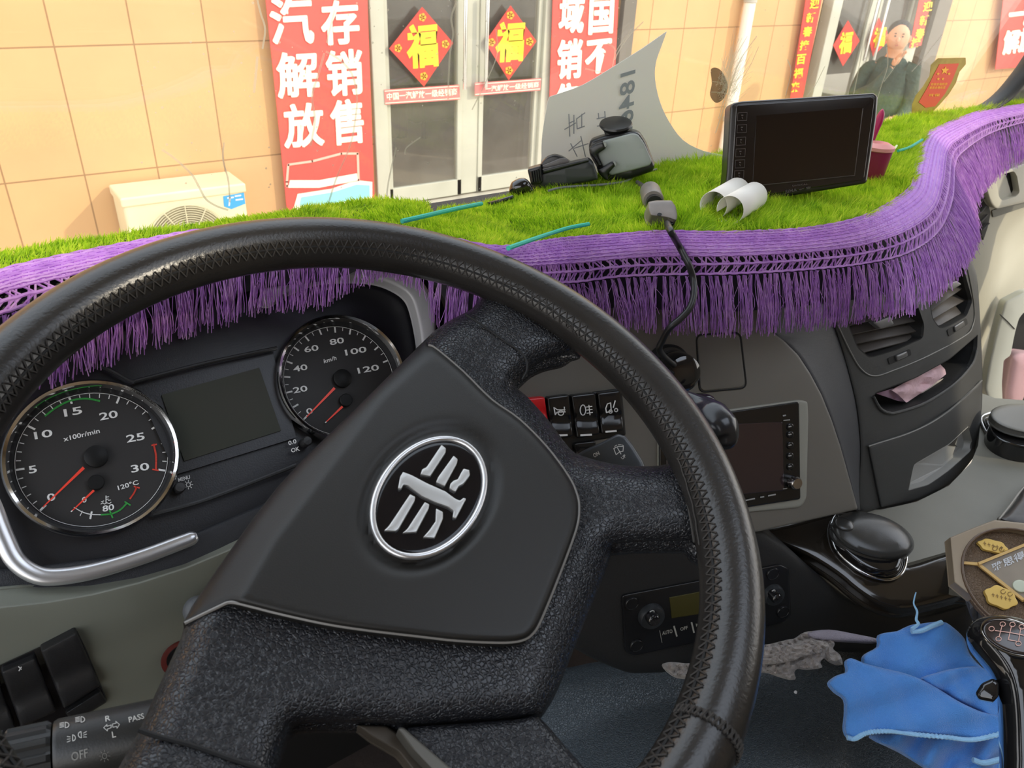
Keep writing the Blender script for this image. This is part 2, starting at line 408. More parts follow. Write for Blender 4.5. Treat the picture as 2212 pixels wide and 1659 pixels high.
# glass
def glass(name, tint, dust, rough=.02, refl=1.0):
    m = bpy.data.materials.new(name); m.use_nodes = True; nt = m.node_tree; nt.nodes.remove(nt.nodes['Principled BSDF']); out = nt.nodes['Material Output']
    t = nt.nodes.new('ShaderNodeBsdfTransparent'); t.inputs[0].default_value = tint + (1,)
    g = nt.nodes.new('ShaderNodeBsdfGlossy'); g.inputs['Roughness'].default_value = rough; g.inputs[0].default_value = (refl,) * 3 + (1,)
    lw = nt.nodes.new('ShaderNodeLayerWeight'); pw_ = nt.nodes.new('ShaderNodeMath'); pw_.operation = 'POWER'; pw_.inputs[1].default_value = 5; nt.links.new(lw.outputs['Facing'], pw_.inputs[0])
    f = nt.nodes.new('ShaderNodeMath'); f.operation = 'MULTIPLY_ADD'; f.inputs[1].default_value = .9; f.inputs[2].default_value = .035; nt.links.new(pw_.outputs[0], f.inputs[0])
    mx = nt.nodes.new('ShaderNodeMixShader'); nt.links.new(f.outputs[0], mx.inputs[0]); nt.links.new(t.outputs[0], mx.inputs[1]); nt.links.new(g.outputs[0], mx.inputs[2])
    d = nt.nodes.new('ShaderNodeBsdfDiffuse'); d.inputs[0].default_value = (.75, .70, .62, 1); tl = nt.nodes.new('ShaderNodeBsdfTranslucent'); tl.inputs[0].default_value = (.75, .70, .62, 1)
    ad = nt.nodes.new('ShaderNodeMixShader'); ad.inputs[0].default_value = .5; nt.links.new(d.outputs[0], ad.inputs[1]); nt.links.new(tl.outputs[0], ad.inputs[2])
    n = nt.nodes.new('ShaderNodeTexNoise'); n.inputs['Scale'].default_value = 4; n.inputs['Detail'].default_value = 8; tcn = nt.nodes.new('ShaderNodeTexCoord'); nt.links.new(tcn.outputs['Object'], n.inputs['Vector'])
    r = nt.nodes.new('ShaderNodeMapRange'); r.inputs['From Min'].default_value = .35; r.inputs['From Max'].default_value = .85; r.inputs['To Min'].default_value = dust[0]; r.inputs['To Max'].default_value = dust[1]
    nt.links.new(n.outputs['Fac'], r.inputs['Value'])
    m2 = nt.nodes.new('ShaderNodeMixShader'); nt.links.new(r.outputs[0], m2.inputs[0]); nt.links.new(mx.outputs[0], m2.inputs[1]); nt.links.new(ad.outputs[0], m2.inputs[2]); nt.links.new(m2.outputs[0], out.inputs[0])
    return m
SHOPG = glass('shop_door_glass', (.86, .84, .80), (.06, .16), .03, 1.0)
FRM = mat('pale_aluminium_frame', 'c9c6b4', .45, vary=(3, 'b3b09f', .3))
def shop_door(nm, xs, z0=.57, z1=3.1):
    "xs: left jamb, glass x ranges as pixel columns at row 60"
    X = [WALL(q, 60)[0] for q in xs]
    t = bpy.data.objects.new(nm, None); COL.objects.link(t); t.location = (X[0], WY, z0); LOC[t.name] = np.array((X[0], WY, z0)); struct(t)
    mb = MB(); bx(mb, X[0], X[1], WY - .03, WY + .09, z0, z1); bx(mb, X[4], X[5], WY - .03, WY + .09, z0, z1); bx(mb, X[1], X[4], WY - .03, WY + .09, z1 - .12, z1)
    mb.build('door_frame', FRM, t, smooth=False, bev=.006)
    for a, b in ((X[1], X[2]), (X[3], X[4])):
        mb = MB(); bx(mb, a, a + .04, WY, WY + .05, z0, z1 - .12); bx(mb, b - .04, b, WY, WY + .05, z0, z1 - .12); bx(mb, a, b, WY, WY + .05, z0, z0 + .12); bx(mb, a, b, WY, WY + .05, z1 - .22, z1 - .12)
        mb.build('door_stile', FRM, t, smooth=False, bev=.004)
        build('door_glass', *box_geo(((a + b) / 2, WY + .025, (z0 + z1) / 2), ((b - a) / 2 - .03, 0, 0), (0, .004, 0), (0, 0, (z1 - z0) / 2 - .1)), SHOPG, t, smooth=False)
    xm = (X[2] + X[3]) / 2
    mb = MB(); bx(mb, X[2], X[3], WY + .01, WY + .08, z0, z1 - .12); mb.build('door_mullion', FRM, t, smooth=False, bev=.004)
    for s in (-1, 1):
        tube('door_handle', [(xm + s * .09, WY - .06, 1.35), (xm + s * .09, WY - .06, 1.95)], .014, CHR, t)
    return t
shop_door('door_1', (796, 826, 1000, 1038, 1172, 1194))
shop_door('door_2', (1783, 1803, 1876, 1890, 1965, 1985))
# dark drain strips at the outer edges of the doorways
for k, (a, b) in enumerate(((1338, 1364), (2012, 2040))):
    x0, x1 = WALL(a, 30)[0], WALL(b, 30)[0]
    struct(box('trim_%d' % (k + 1), x0, x1, WY - .05, WY - .002, .57, 3.2, mat('dark_grey_trim', '6e675e', .6)))

RED = mat('banner_red', 'e0473f', .55, vary=(2, 'e65a50', .4)); CREAM = mat('cream_print', 'fff3dc', .7); YEL = mat('yellow_print', 'f8d528', .55)
DRED = mat('sticker_red', 'e23a2e', .5); PINKR = mat('faded_red_sticker', 'ef7a76', .5)
FR = PY(WY - .06)
def banner(nm, label, quad, S, items, group=None):
    t = thing(nm, label, 'banner', S(*np.array(quad)[:2].mean(0)), group)
    puff('cloth', quad, S, RED, t, thick=.006, smooth=False)
    for s, bl, br, tl in items:
        mb = MB()
        for i_, (dx, dy) in enumerate(((0, 0), (2.1, .6), (-2.1, -.6), (1.2, 2.0), (-1.2, -2.0), (1.4, -1.6), (-1.4, 1.6))):
            mb.add(*text_geo(s, S, (bl[0] + dx, bl[1] + dy), (br[0] + dx, br[1] + dy), (tl[0] + dx, tl[1] + dy), .004 + .0005 * i_, .008))
        mb.build('lettering', CREAM, t, smooth=False)
    return t
B1 = banner('banner', 'red hanging banner with two columns of large white characters left of the glass door', [(570, -40), (792, -40), (800, 180), (811, 492), (625, 505), (600, 250)], FR, [
    ('汽', (588, 97), (678, 92), (581, -6)), ('解', (602, 212), (690, 207), (596, 116)), ('放', (616, 320), (700, 313), (612, 228)),
    ('存', (697, 97), (776, 92), (693, 4)), ('销', (708, 208), (784, 202), (704, 112)), ('售', (718, 314), (786, 306), (713, 220))])
# lorry pictures printed on the banner
PALE = mat('faded_pink_print', 'f7b7a4', .7); CYN = mat('faded_cyan_print', '8fd0d0', .7); BWH = mat('pale_print', 'f3ead6', .7)
def q2(pts): return [(x / 2.698, y / 2.698) for x, y in pts]
marks('lorry_picture', [(5, q2([(1672, 1060), (1680, 960), (1820, 940), (1990, 895), (2085, 895), (2090, 1050), (1850, 1085), (1672, 1085), (1672, 1060)]))], FR, 5, PALE, B1, off=.0045)
puff('lorry_picture', q2([(1690, 1050), (1860, 1050), (2080, 1010), (2085, 1050), (1860, 1095), (1680, 1095)]), FR, BWH, B1, thick=.0004, off=.0048, smooth=False)
puff('lorry_picture', q2([(1700, 1250), (1735, 1130), (1930, 1100), (2080, 1050), (2170, 1060), (2170, 1210), (1900, 1260)]), FR, BWH, B1, thick=.0004, off=.0044, smooth=False)
puff('lorry_picture', q2([(1755, 1150), (1940, 1120), (2080, 1075), (2155, 1080), (2155, 1150), (1900, 1195), (1745, 1200)]), FR, CYN, B1, thick=.0004, off=.0054, smooth=False)
B2 = banner('banner', 'red hanging banner with white characters right of the glass door, partly behind the leaning paper', [(1196, -40), (1338, -40), (1316, 420), (1180, 430)], FR, [
    ('域', (1207, 72), (1258, 69), (1212, -12)), ('销', (1203, 171), (1254, 167), (1207, 88)), ('国', (1272, 74), (1322, 70), (1276, -8)), ('不', (1264, 160), (1318, 154), (1268, 90)),
    ('售', (1198, 268), (1246, 262), (1202, 184))])
banner('banner', 'red banner with white characters at the far right edge of the facade', [(2172, -40), (2290, -40), (2262, 140), (2150, 150)], PY(WY - .08), [('一汽', (2178, 60), (2240, 52), (2184, 6)), ('解放', (2166, 118), (2232, 108), (2172, 68))])
# diamond stickers and strips on the door glass
GL = PY(WY - .035)
def fu(label, top, left, bot, right, ch, S=GL, small=False):
    t = thing('fu_sticker', label, 'sticker', S(*bot), 'red diamond luck stickers')
    puff('diamond', [top, right, bot, left], S, DRED, t, thick=.003, smooth=False)
    text('lettering', '福', S, *ch, YEL, t, bold=.045, off=.003)
    c = (np.array(top) + bot) / 2
    if not small:
        for q in (top, left, bot, right):
            p = c + (np.array(q) - c) * .74
            mb = MB()
            for k in range(5):
                a = k * 1.2566; mb.add(*[(lambda P: ([S(x, y, .0036) for x, y in P], [tuple(range(len(P)))]))(arc(p[0] + 4.5 * math.cos(a), p[1] + 5 * math.sin(a), 4, 4.4, 0, 324, 10))][0])
            mb.build('ornament', mat('dull_gold_print', 'f0a82c', .55), t, smooth=False)
fu('red diamond sticker with yellow character on the left leaf of the glass door', (912, 15), (841, 105), (916, 187), (979, 93), ((880, 150), (948, 143), (876, 54)))
fu('red diamond sticker with yellow character on the right leaf of the glass door', (1103, 12), (1048, 91), (1099, 173), (1159, 89), ((1068, 136), (1130, 132), (1073, 48)))
fu('small red diamond sticker on the second doorway, left of the standing man', (1832, 44), (1800, 98), (1821, 143), (1857, 88), ((1810, 118), (1838, 114), (1816, 70)), small=True)
fu('red diamond sticker directly behind the head of the standing man', (1898, 38), (1878, 88), (1886, 122), (1925, 82), ((1884, 104), (1910, 100), (1890, 60)), small=True)
def strip(label, quad, s, bl, br, tl):
    t = thing('door_strip', label, 'sticker', GL(*quad[0]), 'red safety strips across the glass doors')
    puff('film', quad, GL, PINKR, t, thick=.002, smooth=False); text('lettering', s, GL, bl, br, tl, CREAM, t, off=.003)
    marks('border', [(1.5, [(quad[0][0] + 1, quad[0][1] + 3), (quad[1][0] - 1, quad[1][1] + 3)]), (1.5, [(quad[3][0] + 1, quad[3][1] - 3), (quad[2][0] - 1, quad[2][1] - 3)])], GL, 1, CREAM, t, off=.003)
strip('pinkish red strip with small white characters across the left door leaf', [(830, 194), (992, 183), (994, 215), (832, 226)], '中国一汽解放一级经销商', (836, 217), (988, 206), (835, 201))
strip('pinkish red strip with small white characters across the right door leaf', [(1026, 179), (1169, 169), (1167, 195), (1026, 207)], '一汽解放一级经销商', (1048, 199), (1164, 189), (1048, 186))
for lab, q, ch in (('red vertical couplet strip with yellow characters left of the second doorway', [(1745, -30), (1781, -30), (1734, 212), (1707, 214)], [(1756, 8), (1748, 38), (1741, 68), (1734, 98), (1727, 128), (1721, 158), (1714, 188)]),
                   ('red vertical couplet strip with yellow characters right of the standing man', [(1992, -30), (2018, -30), (1990, 98), (1964, 104)], [(2001, 14), (1993, 44), (1984, 72), (1975, 92)])):
    t = thing('couplet', lab, 'sticker', FR(*q[3]), 'red spring couplets beside the second doorway'); puff('paper', q, FR, DRED, t, thick=.003, smooth=False)
    for (x, y), c in zip(ch, '迎新春接百福来'): text('lettering', c, FR, (x - 8, y + 12), (x + 12, y + 10), (x - 5, y - 10), YEL, t, bold=.03, off=.004)

# air conditioner
t = thing('air_conditioner', 'cream outdoor air conditioner unit with round fan grille standing against the tiled wall', 'air conditioner', (1.05, 4.85, .12))
ACF = PY(WY - .33); IV = mat('cream_enamel', 'e8dfbd', .45, vary=(3, 'ded2a8', .3))
a0, a1 = ACF(262, 430), ACF(527, 398); zt = (ACF(262, 430)[2] + a1[2]) / 2; zb = zt - .56
mb = MB(); bx(mb, a0[0], a1[0], WY - .33, WY - .03, zb, zt); body = mb.build('casing', IV, t, smooth=False, bev=.02, bseg=3)
mb = MB(); bx(mb, a0[0] - .008, a1[0] + .008, WY - .338, WY - .022, zt - .05, zt + .006); mb.build('top_cover', IV, t, smooth=False, bev=.012, bseg=3)
gc = ACF(395, 520); gc = np.array([a0[0] + (a1[0] - a0[0]) * .47, WY - .332, zt - .31])
lathe('fan_recess', gc, (0, -1, 0), [(.225, -.001), (.225, .002), (.002, .002)], mat('dark_fan_recess', '8f8567', .7), t, seg=40)
mb = MB()
for r in np.linspace(.02, .235, 17): mb.add(*tube_geo([gc + np.array((r * math.cos(a), -.014, r * math.sin(a))) for a in np.linspace(0, 2 * math.pi, 40, endpoint=False)], .0028, 5, True))
for a in np.linspace(0, math.pi, 6, endpoint=False): mb.add(*tube_geo([gc + np.array((.235 * math.cos(a), -.018, .235 * math.sin(a))), gc - np.array((.235 * math.cos(a), .018, .235 * math.sin(a)))], .004, 5))
mb.build('fan_grille', mat('grille_cream', 'cfc6a4', .5), t)
LBL = Pl((0, WY - .331, 0), (0, 1, 0))
puff('label', [(482, 424), (527, 416), (530, 440), (500, 452), (484, 446)], LBL, mat('blue_label', '3aa0d8', .4), t, thick=.001, smooth=False, off=.001)
marks('label_print', [(3, [(492, 428), (504, 426)]), (3, [(497, 426), (495, 444)]), (3, [(508, 424), (520, 422)]), (3, [(510, 432), (524, 430)])], LBL, 3, WHT, t, off=.0022)
for sx in (a0[0] + .08, a1[0] - .08): build('foot', *box_geo((sx, 4.82, (zb + .12) / 2), (.03, 0, 0), (0, .15, 0), (0, 0, (zb - .12) / 2)), mat('galvanised', '9a958c', .5, .5), t, smooth=False)
# downpipe
pw = PY(WY - .08); p0 = pw(1614, 40)
t = thing('downpipe', 'white plastic downpipe running down the wall between the two doorways', 'pipe', (p0[0], p0[1], .12))
tube('pipe', [(p0[0], p0[1], .12), (p0[0], p0[1], 4.5)], .052, mat('white_pvc', 'efe8da', .4), t, seg=20)
for z in (1.9, 2.9, .9): lathe('clamp', (p0[0], p0[1], z), (0, 0, 1), [(.055, 0), (.06, .004), (.06, .036), (.055, .04)], mat('pipe_clamp', 'b9b2a4', .5), t, seg=20)

# standing man outside
def person():
    YP = 4.1; SP = PY(YP); k = np.linalg.norm(SP(1940, 100) - SP(1940, 101))
    hd = SP(1941, 80); X0, z_h = hd[0], hd[2]
    H = z_h + .10 - .12
    t = thing('person', 'man in a dark green jacket and blue trousers standing before the second doorway', 'person', (X0, YP, .12))
    skin = mat('skin', 'd9a37e', .55, vary=(12, 'cf9570', .3)); jac = mat('dark_green_jacket', '2b3a2e', .7, vary=(7, '3d4f42', .3), bump=('noise', 18, .02)); tro = mat('blue_trousers', '46566a', .8, bump=('noise', 14, .02))
    def skinned(nm, V, E, R, m, par=t, sub=2):
        me = bpy.data.meshes.new(nm); L = LOC[par.name]; me.from_pydata([tuple(np.array(v) - L) for v in V], E, []); o = _link(nm, me, m, par); o.parent = par; LOC[o.name] = L
        md = o.modifiers.new('skin', 'SKIN'); sv = me.skin_vertices[0].data
        for i, r in enumerate(R): sv[i].radius = (r, r) if np.isscalar(r) else r
        sv[0].use_root = True; md.use_smooth_shade = True
        s = o.modifiers.new('s', 'SUBSURF'); s.levels = sub; s.render_levels = sub
        return o
    zs = z_h - .26; zp = .12 + H * .52; X = X0; Y = YP
    def P(x, y, z): return (X + .53 * x + .85 * y, Y - .85 * x + .53 * y, z)
    # continuous body
    V = [P(0, .02, zp), P(0, 0, zp + .18), P(0, .01, zs - .1), P(0, 0, zs + .02), P(0, 0, zs + .10), P(0, -.01, z_h),
         P(-.19, .01, zs - .02), P(-.25, -.03, zs - .27), P(-.10, -.22, zs - .14), P(.01, -.20, zs + .04),
         P(.19, .01, zs - .02), P(.24, .0, zs - .29), P(.17, -.16, zs - .4), P(.12, -.2, zs - .38),
         P(-.09, 0, zp - .05), P(-.10, -.02, zp - .45), P(-.10, .02, .2), P(.09, 0, zp - .05), P(.11, -.03, zp - .45), P(.12, .02, .2)]
    E = [(0, 1), (1, 2), (2, 3), (3, 4), (4, 5), (3, 6), (6, 7), (7, 8), (8, 9), (3, 10), (10, 11), (11, 12), (12, 13), (0, 14), (14, 15), (15, 16), (0, 17), (17, 18), (18, 19)]
    R = [(.15, .1), (.155, .1), (.18, .115), (.075, .065), (.055, .055), (.085, .1), .046, .044, .035, .03, .046, .044, .035, .03, .085, .062, .045, .085, .062, .045]
    skinned('body', V, E, R, skin)
    Rj = [r if i in () else (tuple(q * 1.13 for q in r) if not np.isscalar(r) else r * 1.22) for i, r in enumerate(R)]
    idx = [0, 1, 2, 3, 4, 6, 7, 8, 9, 10, 11, 12, 13]; mp = {a: i for i, a in enumerate(idx)}
    Rj[0] = (.20, .15); Rj[1] = (.185, .13); Rj[6] = Rj[10] = .088; Rj[7] = Rj[11] = .062; Rj[3] = (.11, .09); VJ = list(V); VJ[0] = P(0, .02, zp - .14)
    skinned('jacket', [VJ[i] for i in idx], [(mp[a], mp[b]) for a, b in E if a in mp and b in mp], [Rj[i] for i in idx], jac)
    idx = [0, 14, 15, 16, 17, 18, 19]; mp = {a: i for i, a in enumerate(idx)}
    skinned('trousers', [V[i] for i in idx], [(mp[a], mp[b]) for a, b in E if a in mp and b in mp], [Rj[i] for i in idx], tro)
    # head features
    def ell(nm, c, r, m, seg=16, par=t):
        V = []; Fc = []; n = seg // 2
        for i in range(n + 1):
            ph = math.pi * i / n
            for j in range(seg):
                th = 2 * math.pi * j / seg; V.append((c[0] + r[0] * math.sin(ph) * math.cos(th), c[1] + r[1] * math.sin(ph) * math.sin(th), c[2] + r[2] * math.cos(ph)))
        for i in range(n):
            for j in range(seg): Fc.append((i * seg + j, i * seg + (j + 1) % seg, (i + 1) * seg + (j + 1) % seg, (i + 1) * seg + j))
        return build(nm, V, Fc, m, par)
    mh = MB(); hz = z_h
    ell('face', P(0, -.012, hz - .005), (.088, .092, .118), skin, 24)
    ell('hair', P(0, .030, hz + .040), (.102, .100, .098), mat('black_hair', '1c1a1c', .6, bump=('noise', 60, .01)), 24)
    ell('nose', P(0, -.108, hz - .015), (.014, .018, .026), skin, 10)
    for s in (-1, 1):
        ell('ear', P(s * .088, 0, hz - .01), (.012, .022, .032), skin, 10)
        ell('eye', P(s * .031, -.094, hz + .012), (.013, .008, .006), mat('dark_eye', '241a16', .3), 10)
        ell('eyebrow', P(s * .032, -.094, hz + .034), (.02, .006, .004), mat('black_hair', '1c1a1c', .6), 10)
    ell('mouth', P(0, -.094, hz - .06), (.026, .008, .006), mat('lip', 'a8614e', .5), 10)
    # hands with five fingers each
    for s, w, dr in ((-1, np.array(V[9]), np.array(P(.35, -.1, .9)) - np.array(P(0, 0, 0))), (1, np.array(V[13]), np.array(P(-.4, -.6, -.3)) - np.array(P(0, 0, 0)))):
        dr = nz(dr); sd = nz(np.cross(dr, (0, 1, .1))); hv = [w, w + dr * .05]; he = [(0, 1)]; hr = [.026, .034]
        for f in range(4):
            b0 = w + dr * .085 + sd * (f - 1.5) * .021; k0 = len(hv); L_ = (.03, .036, .034, .026)[f]
            hv += [b0, b0 + dr * L_ + np.array((0, -.006, 0)), b0 + dr * L_ * 1.8 + np.array((0, -.02, 0))]; he += [(1, k0), (k0, k0 + 1), (k0 + 1, k0 + 2)]; hr += [.0105, .009, .008]
        k0 = len(hv); hv += [w + dr * .03 + sd * .035, w + dr * .065 + sd * .055]; he += [(1, k0), (k0, k0 + 1)]; hr += [.012, .010]
        skinned('hand', hv, he, hr, skin, sub=1)
    for s in (-1, 1):
        q = P(s * .11, -.06, .17); build('shoe', *box_geo(q, (.05, 0, 0), (0, .14, 0), (0, 0, .045)), mat('black_shoe', '1b1a1a', .5), t, bev=.03, bseg=3)
person()

# ================================================================== CAB SHELL
WS = Pl((0, .765, 2.03), (0, -1, -.18))      # windscreen
CABM = mat('grey_beige_cab_lining', '9a9484', .8)
tr = bpy.data.objects.new('window_1', None); COL.objects.link(tr); tr.location = (.85, .77, 2.0); LOC['window_1'] = np.array((.85, .77, 2.0)); struct(tr)
def wsp(x, z): return np.array((x, .765 - .18 * (z - 2.03), z))
V = [wsp(-.4, 1.98), wsp(2.1, 1.98), wsp(2.1, 2.93), wsp(-.4, 2.93)]; V += [v + np.array((0, .006, 0)) for v in V]
build('windscreen_glass', V, [(0, 1, 2, 3), (7, 6, 5, 4), (0, 4, 5, 1), (1, 5, 6, 2), (2, 6, 7, 3), (3, 7, 4, 0)], glass('windscreen_glass', (.97, .98, .97), (.015, .07)), tr, smooth=False)
# dried streaks and splashes on the glass
STK = mat('dried_streak', 'efe6d2', .8, alpha=.55)
def zz(scale, ox, oy, *ls): return [[(x / scale + ox, y / scale + oy) for x, y in l] for l in ls]
st = zz(2.698, 0, 0, [(945, 872), (1000, 910), (1060, 960), (1120, 1020), (1160, 1090), (1200, 1160), (1260, 1200), (1330, 1225)], [(1500, 0), (1520, 80), (1545, 170), (1530, 285)], [(1500, 330), (1490, 450), (1480, 540)],
      [(1950, 60), (1925, 160), (1905, 250)], [(1890, 310), (1860, 420), (1820, 560), (1835, 700), (1810, 850)], [(1900, 300), (1980, 350), (2050, 430), (2080, 560), (2070, 700), (2040, 850), (1960, 1040), (1910, 1200)], [(1305, 830), (1300, 930), (1330, 1050), (1340, 1180)])
st += zz(2.698, 560, 0, [(1155, 0), (1120, 100), (1130, 200), (1110, 330), (1100, 580)], [(1380, 170), (1390, 280), (1370, 370), (1310, 500), (1240, 640)], [(800, 860), (770, 980), (745, 1120), (750, 1260)], [(2170, 170), (2080, 300), (2040, 420), (1900, 400)], [(940, 800), (860, 860), (850, 900)])
st += zz(2.572, 1040, 0, [(900, 120), (820, 200), (760, 290), (740, 330), (740, 270), (700, 240)], [(1530, 200), (1440, 330), (1400, 430), (1360, 560), (1300, 740)], [(1540, 260), (1480, 390), (1390, 520)], [(1700, 330), (1720, 400), (1690, 530)])
st += zz(3.352, 1552, 0, [(770, 480), (700, 620), (640, 700)], [(1620, 250), (1540, 350), (1480, 430), (1400, 520)], [(1220, 340), (1225, 480), (1180, 620), (1150, 720)], [(1360, 350), (1280, 480), (1200, 590)], [(1120, 0), (1060, 200), (1030, 420), (980, 680)], [(210, 260), (110, 440), (60, 640), (0, 860)])
mb = MB()
for l in st:
    P = crom([WS(x, y, .0008) for x, y in l], 6); mb.add(*ribbon_geo(P, WS.N, .0016 + .0012 * random.random())); 
for _ in range(220):
    x = random.uniform(300, 2180); y = random.uniform(0, 440); c = WS(x, y, .0008); r = random.uniform(.0004, .0013); u = nz(np.cross(WS.N, (1, 0, 0)))
    mb.add([c + r * (np.array((1, 0, 0)) * math.cos(a) + u * math.sin(a)) for a in np.linspace(0, 2 * math.pi, 7)[:-1]], [tuple(range(6))])
for _ in range(150):
    x0 = 1570 + random.gauss(0, 10); y0 = 188 + random.gauss(0, 18); l = [(x0, y0), (x0 + random.uniform(5, 45), y0 - random.uniform(20, 90))] if random.random() < .5 else [(x0, y0), (x0 + random.gauss(0, 14), y0 + random.gauss(0, 14))]
    mb.add(*ribbon_geo([WS(x, y, .0009) for x, y in l], WS.N, .0007))
mb.build('dried_streaks', STK, tr, smooth=False)
SPL = mat('brown_splash', '5a4632', .8, alpha=.62)
puff('brown_splash', crom([(1536, 150), (1552, 148), (1566, 165), (1572, 190), (1562, 214), (1546, 222), (1534, 205), (1538, 180)], 4, True), WS, SPL, tr, thick=.0003, off=.0008)
# rubber gasket at the lower right corner of the glass
tube('windscreen_gasket', crom([WS(*q, .004) for q in ((2105, 246), (2140, 229), (2170, 205), (2200, 170), (2225, 135), (2270, 60), (2300, -60))], 8), .022, mat('gasket_rubber', '2c2d2c', .6), tr, seg=12, flat=.5)
puff('pillar_cover', [(2150, 235), (2180, 215), (2212, 175), (2260, 110), (2400, 90), (2400, 240), (2212, 240)], WS, mat('grey_pillar_plastic', '77776f', .6), tr, thick=.02, off=-.0)
# gold and red sticker on the windscreen
S3 = lambda pts: [(x / 3.352 + 1552, y / 3.352) for x, y in pts]
t = thing('windscreen_sticker', 'gold and red inspection sticker with stars on the windscreen above the mat', 'sticker', WS(1995, 243))
og = S3([(1590, 422), (1790, 418), (1792, 465), (1745, 520), (1720, 600), (1670, 680), (1600, 760), (1550, 810), (1480, 830), (1400, 830), (1402, 760), (1430, 690), (1480, 630), (1530, 550), (1540, 470)])
puff('gold_backing', og, WS, mat('dull_gold_sticker', 'b3a04c', .5, vary=(60, '9c8632', .3)), t, thick=.0006, off=.001, smooth=False)
puff('red_panel', S3([(1600, 465), (1742, 460), (1690, 590), (1640, 680), (1570, 770), (1500, 780), (1450, 740), (1510, 640), (1560, 540)]), WS, mat('sticker_panel_red', 'dc5a3e', .5), t, thick=.0004, off=.0016, smooth=False)
def star(c, r, S, off):
    P = [(c[0] + (r if i % 2 == 0 else r * .42) * math.sin(i * math.pi / 5) + (r if i % 2 == 0 else r * .42) * math.cos(i * math.pi / 5) * .25, c[1] - (r if i % 2 == 0 else r * .42) * math.cos(i * math.pi / 5) * 1.1) for i in range(10)]
    return [S(x, y, off) for x, y in P], [tuple(range(10))]
mb = MB()
for (x, y), r in zip(S3([(1640, 510), (1590, 535), (1670, 535), (1592, 572), (1625, 572)]), (9, 3.6, 3.6, 3.6, 3.6)): mb.add(*star((x, y), r, WS, .0022))
mb.build('stars', mat('star_yellow', 'f4b73a', .5), t, smooth=False)
mb = MB()
for (x0, x1, y) in ((1535, 1655, 610), (1525, 1640, 635), (1520, 1600, 690)):
    n = 8 if y < 650 else 3; 
    mb.add(*text_geo('检验合格标志' if n == 8 else '环保', WS, S3([(x0, y + 10)])[0], S3([(x1, y + 8)])[0], S3([(x0 + 6, y - 10)])[0], .0022))
mb.build('lettering', mat('star_yellow', 'f4b73a', .5), t, smooth=False)

XR, XL = 2.12, -.50
def cabwall(nm, x0, x1, holes, m=CABM):
    mb = MB(); ya, yb, za, zb = -1.25, .62, .98, 2.95; (y0, y1, z0, z1) = holes
    bx(mb, x0, x1, ya, y0, za, zb); bx(mb, x0, x1, y1, yb, za, zb); bx(mb, x0, x1, y0, y1, za, z0); bx(mb, x0, x1, y0, y1, z1, zb)
    return struct(mb.build(nm, m, smooth=False))
o = cabwall('wall_passenger_side', XR, XR + .05, (-.75, .52, 1.92, 2.78)); o = cabwall('wall_driver_side', XL - .05, XL, (-.75, .52, 1.92, 2.78))
struct(box('wall_rear', XL, XR, -1.3, -1.25, .98, 2.95, CABM))
mb = MB(); bx(mb, XL, .35, -1.3, .62, 2.95, 3.0); bx(mb, 1.25, XR, -1.3, .62, 2.95, 3.0); bx(mb, .35, 1.25, -1.3, -.75, 2.95, 3.0); bx(mb, .35, 1.25, .15, .62, 2.95, 3.0)  # unseen open roof hatch, added to let more sky light into the cab
struct(mb.build('ceiling_cab', CABM, smooth=False))
o = box('floor_cab', XL, XR, -1.25, .84, .98, 1.02, mat('brown_rubber_floor', '3a2c22', .8, vary=(14, '241b15', .3), bump=('noise', 80, .003))); struct(o)

# ================================================================== DASH TOP AND MAT
HH = .037
def sstep(a, b, x): t = min(max((x - a) / (b - a), 0), 1); return t * t * (3 - 2 * t)
def zmat(x, y):
    h = HH * (1 - sstep(.28, .48, x)); z = 2.05 + h
    z -= .50 * max(0, y - .640) * (1 - sstep(.34, .46, x))
    z += .004 * math.sin(x * 17) * math.sin(y * 31 + 1) * (1 - h / HH)
    if x < .9: z -= 0
    return z
def hitm(px, py, off=0.0):
    v = ray(px, py); t = .3; last = t
    while t < 4:
        p = C0 + v * t
        if p[2] < zmat(p[0], p[1]) + off: break
        last = t; t += .006
    a, b = last, t
    for _ in range(14):
        m_ = (a + b) / 2; p = C0 + v * m_
        if p[2] < zmat(p[0], p[1]) + off: b = m_
        else: a = m_
    return C0 + v * b
class MatS:
    def __call__(s, px, py, off=0): return hitm(px, py, off)
    def n(s, px, py): return np.array((0, 0, 1.))
MS = MatS()
TR = [((-120, 640), (-120, 735), (-110, 910)), ((0, 590), (0, 680), (10, 860)), ((150, 555), (150, 640), (160, 803)), ((300, 526), (300, 603), (300, 750)), ((430, 502), (435, 565), (440, 705)),
      ((570, 492), (575, 550), (570, 668)), ((700, 488), (705, 525), (700, 655)), ((780, 492), (785, 538), (780, 612)), ((850, 492), (858, 545), (850, 592)), ((915, 506), (922, 566), (925, 640)), ((980, 520), (985, 585), (972, 730)), ((1087, 538), (1090, 614), (1090, 740)),
      ((1215, 521), (1230, 612), (1235, 712)), ((1320, 513), (1330, 600), (1335, 705)), ((1429, 505), (1432, 595), (1435, 712)), ((1530, 507), (1535, 594), (1535, 718)), ((1623, 505), (1625, 591), (1628, 716)),
      ((1740, 498), (1750, 583), (1745, 704)), ((1850, 477), (1860, 571), (1850, 690)), ((1925, 441), (1955, 548), (1960, 668)), ((1970, 403), (2022, 500), (2045, 606)), ((1979, 358), (2052, 430), (2098, 530)),
      ((1999, 298), (2058, 360), (2096, 468)), ((2035, 274), (2075, 330), (2110, 418)), ((2119, 242), (2135, 290), (2146, 383)), ((2212, 227), (2212, 265), (2212, 345)), ((2330, 205), (2330, 240), (2330, 315))]
Bp, Ep, Tp = [], [], []
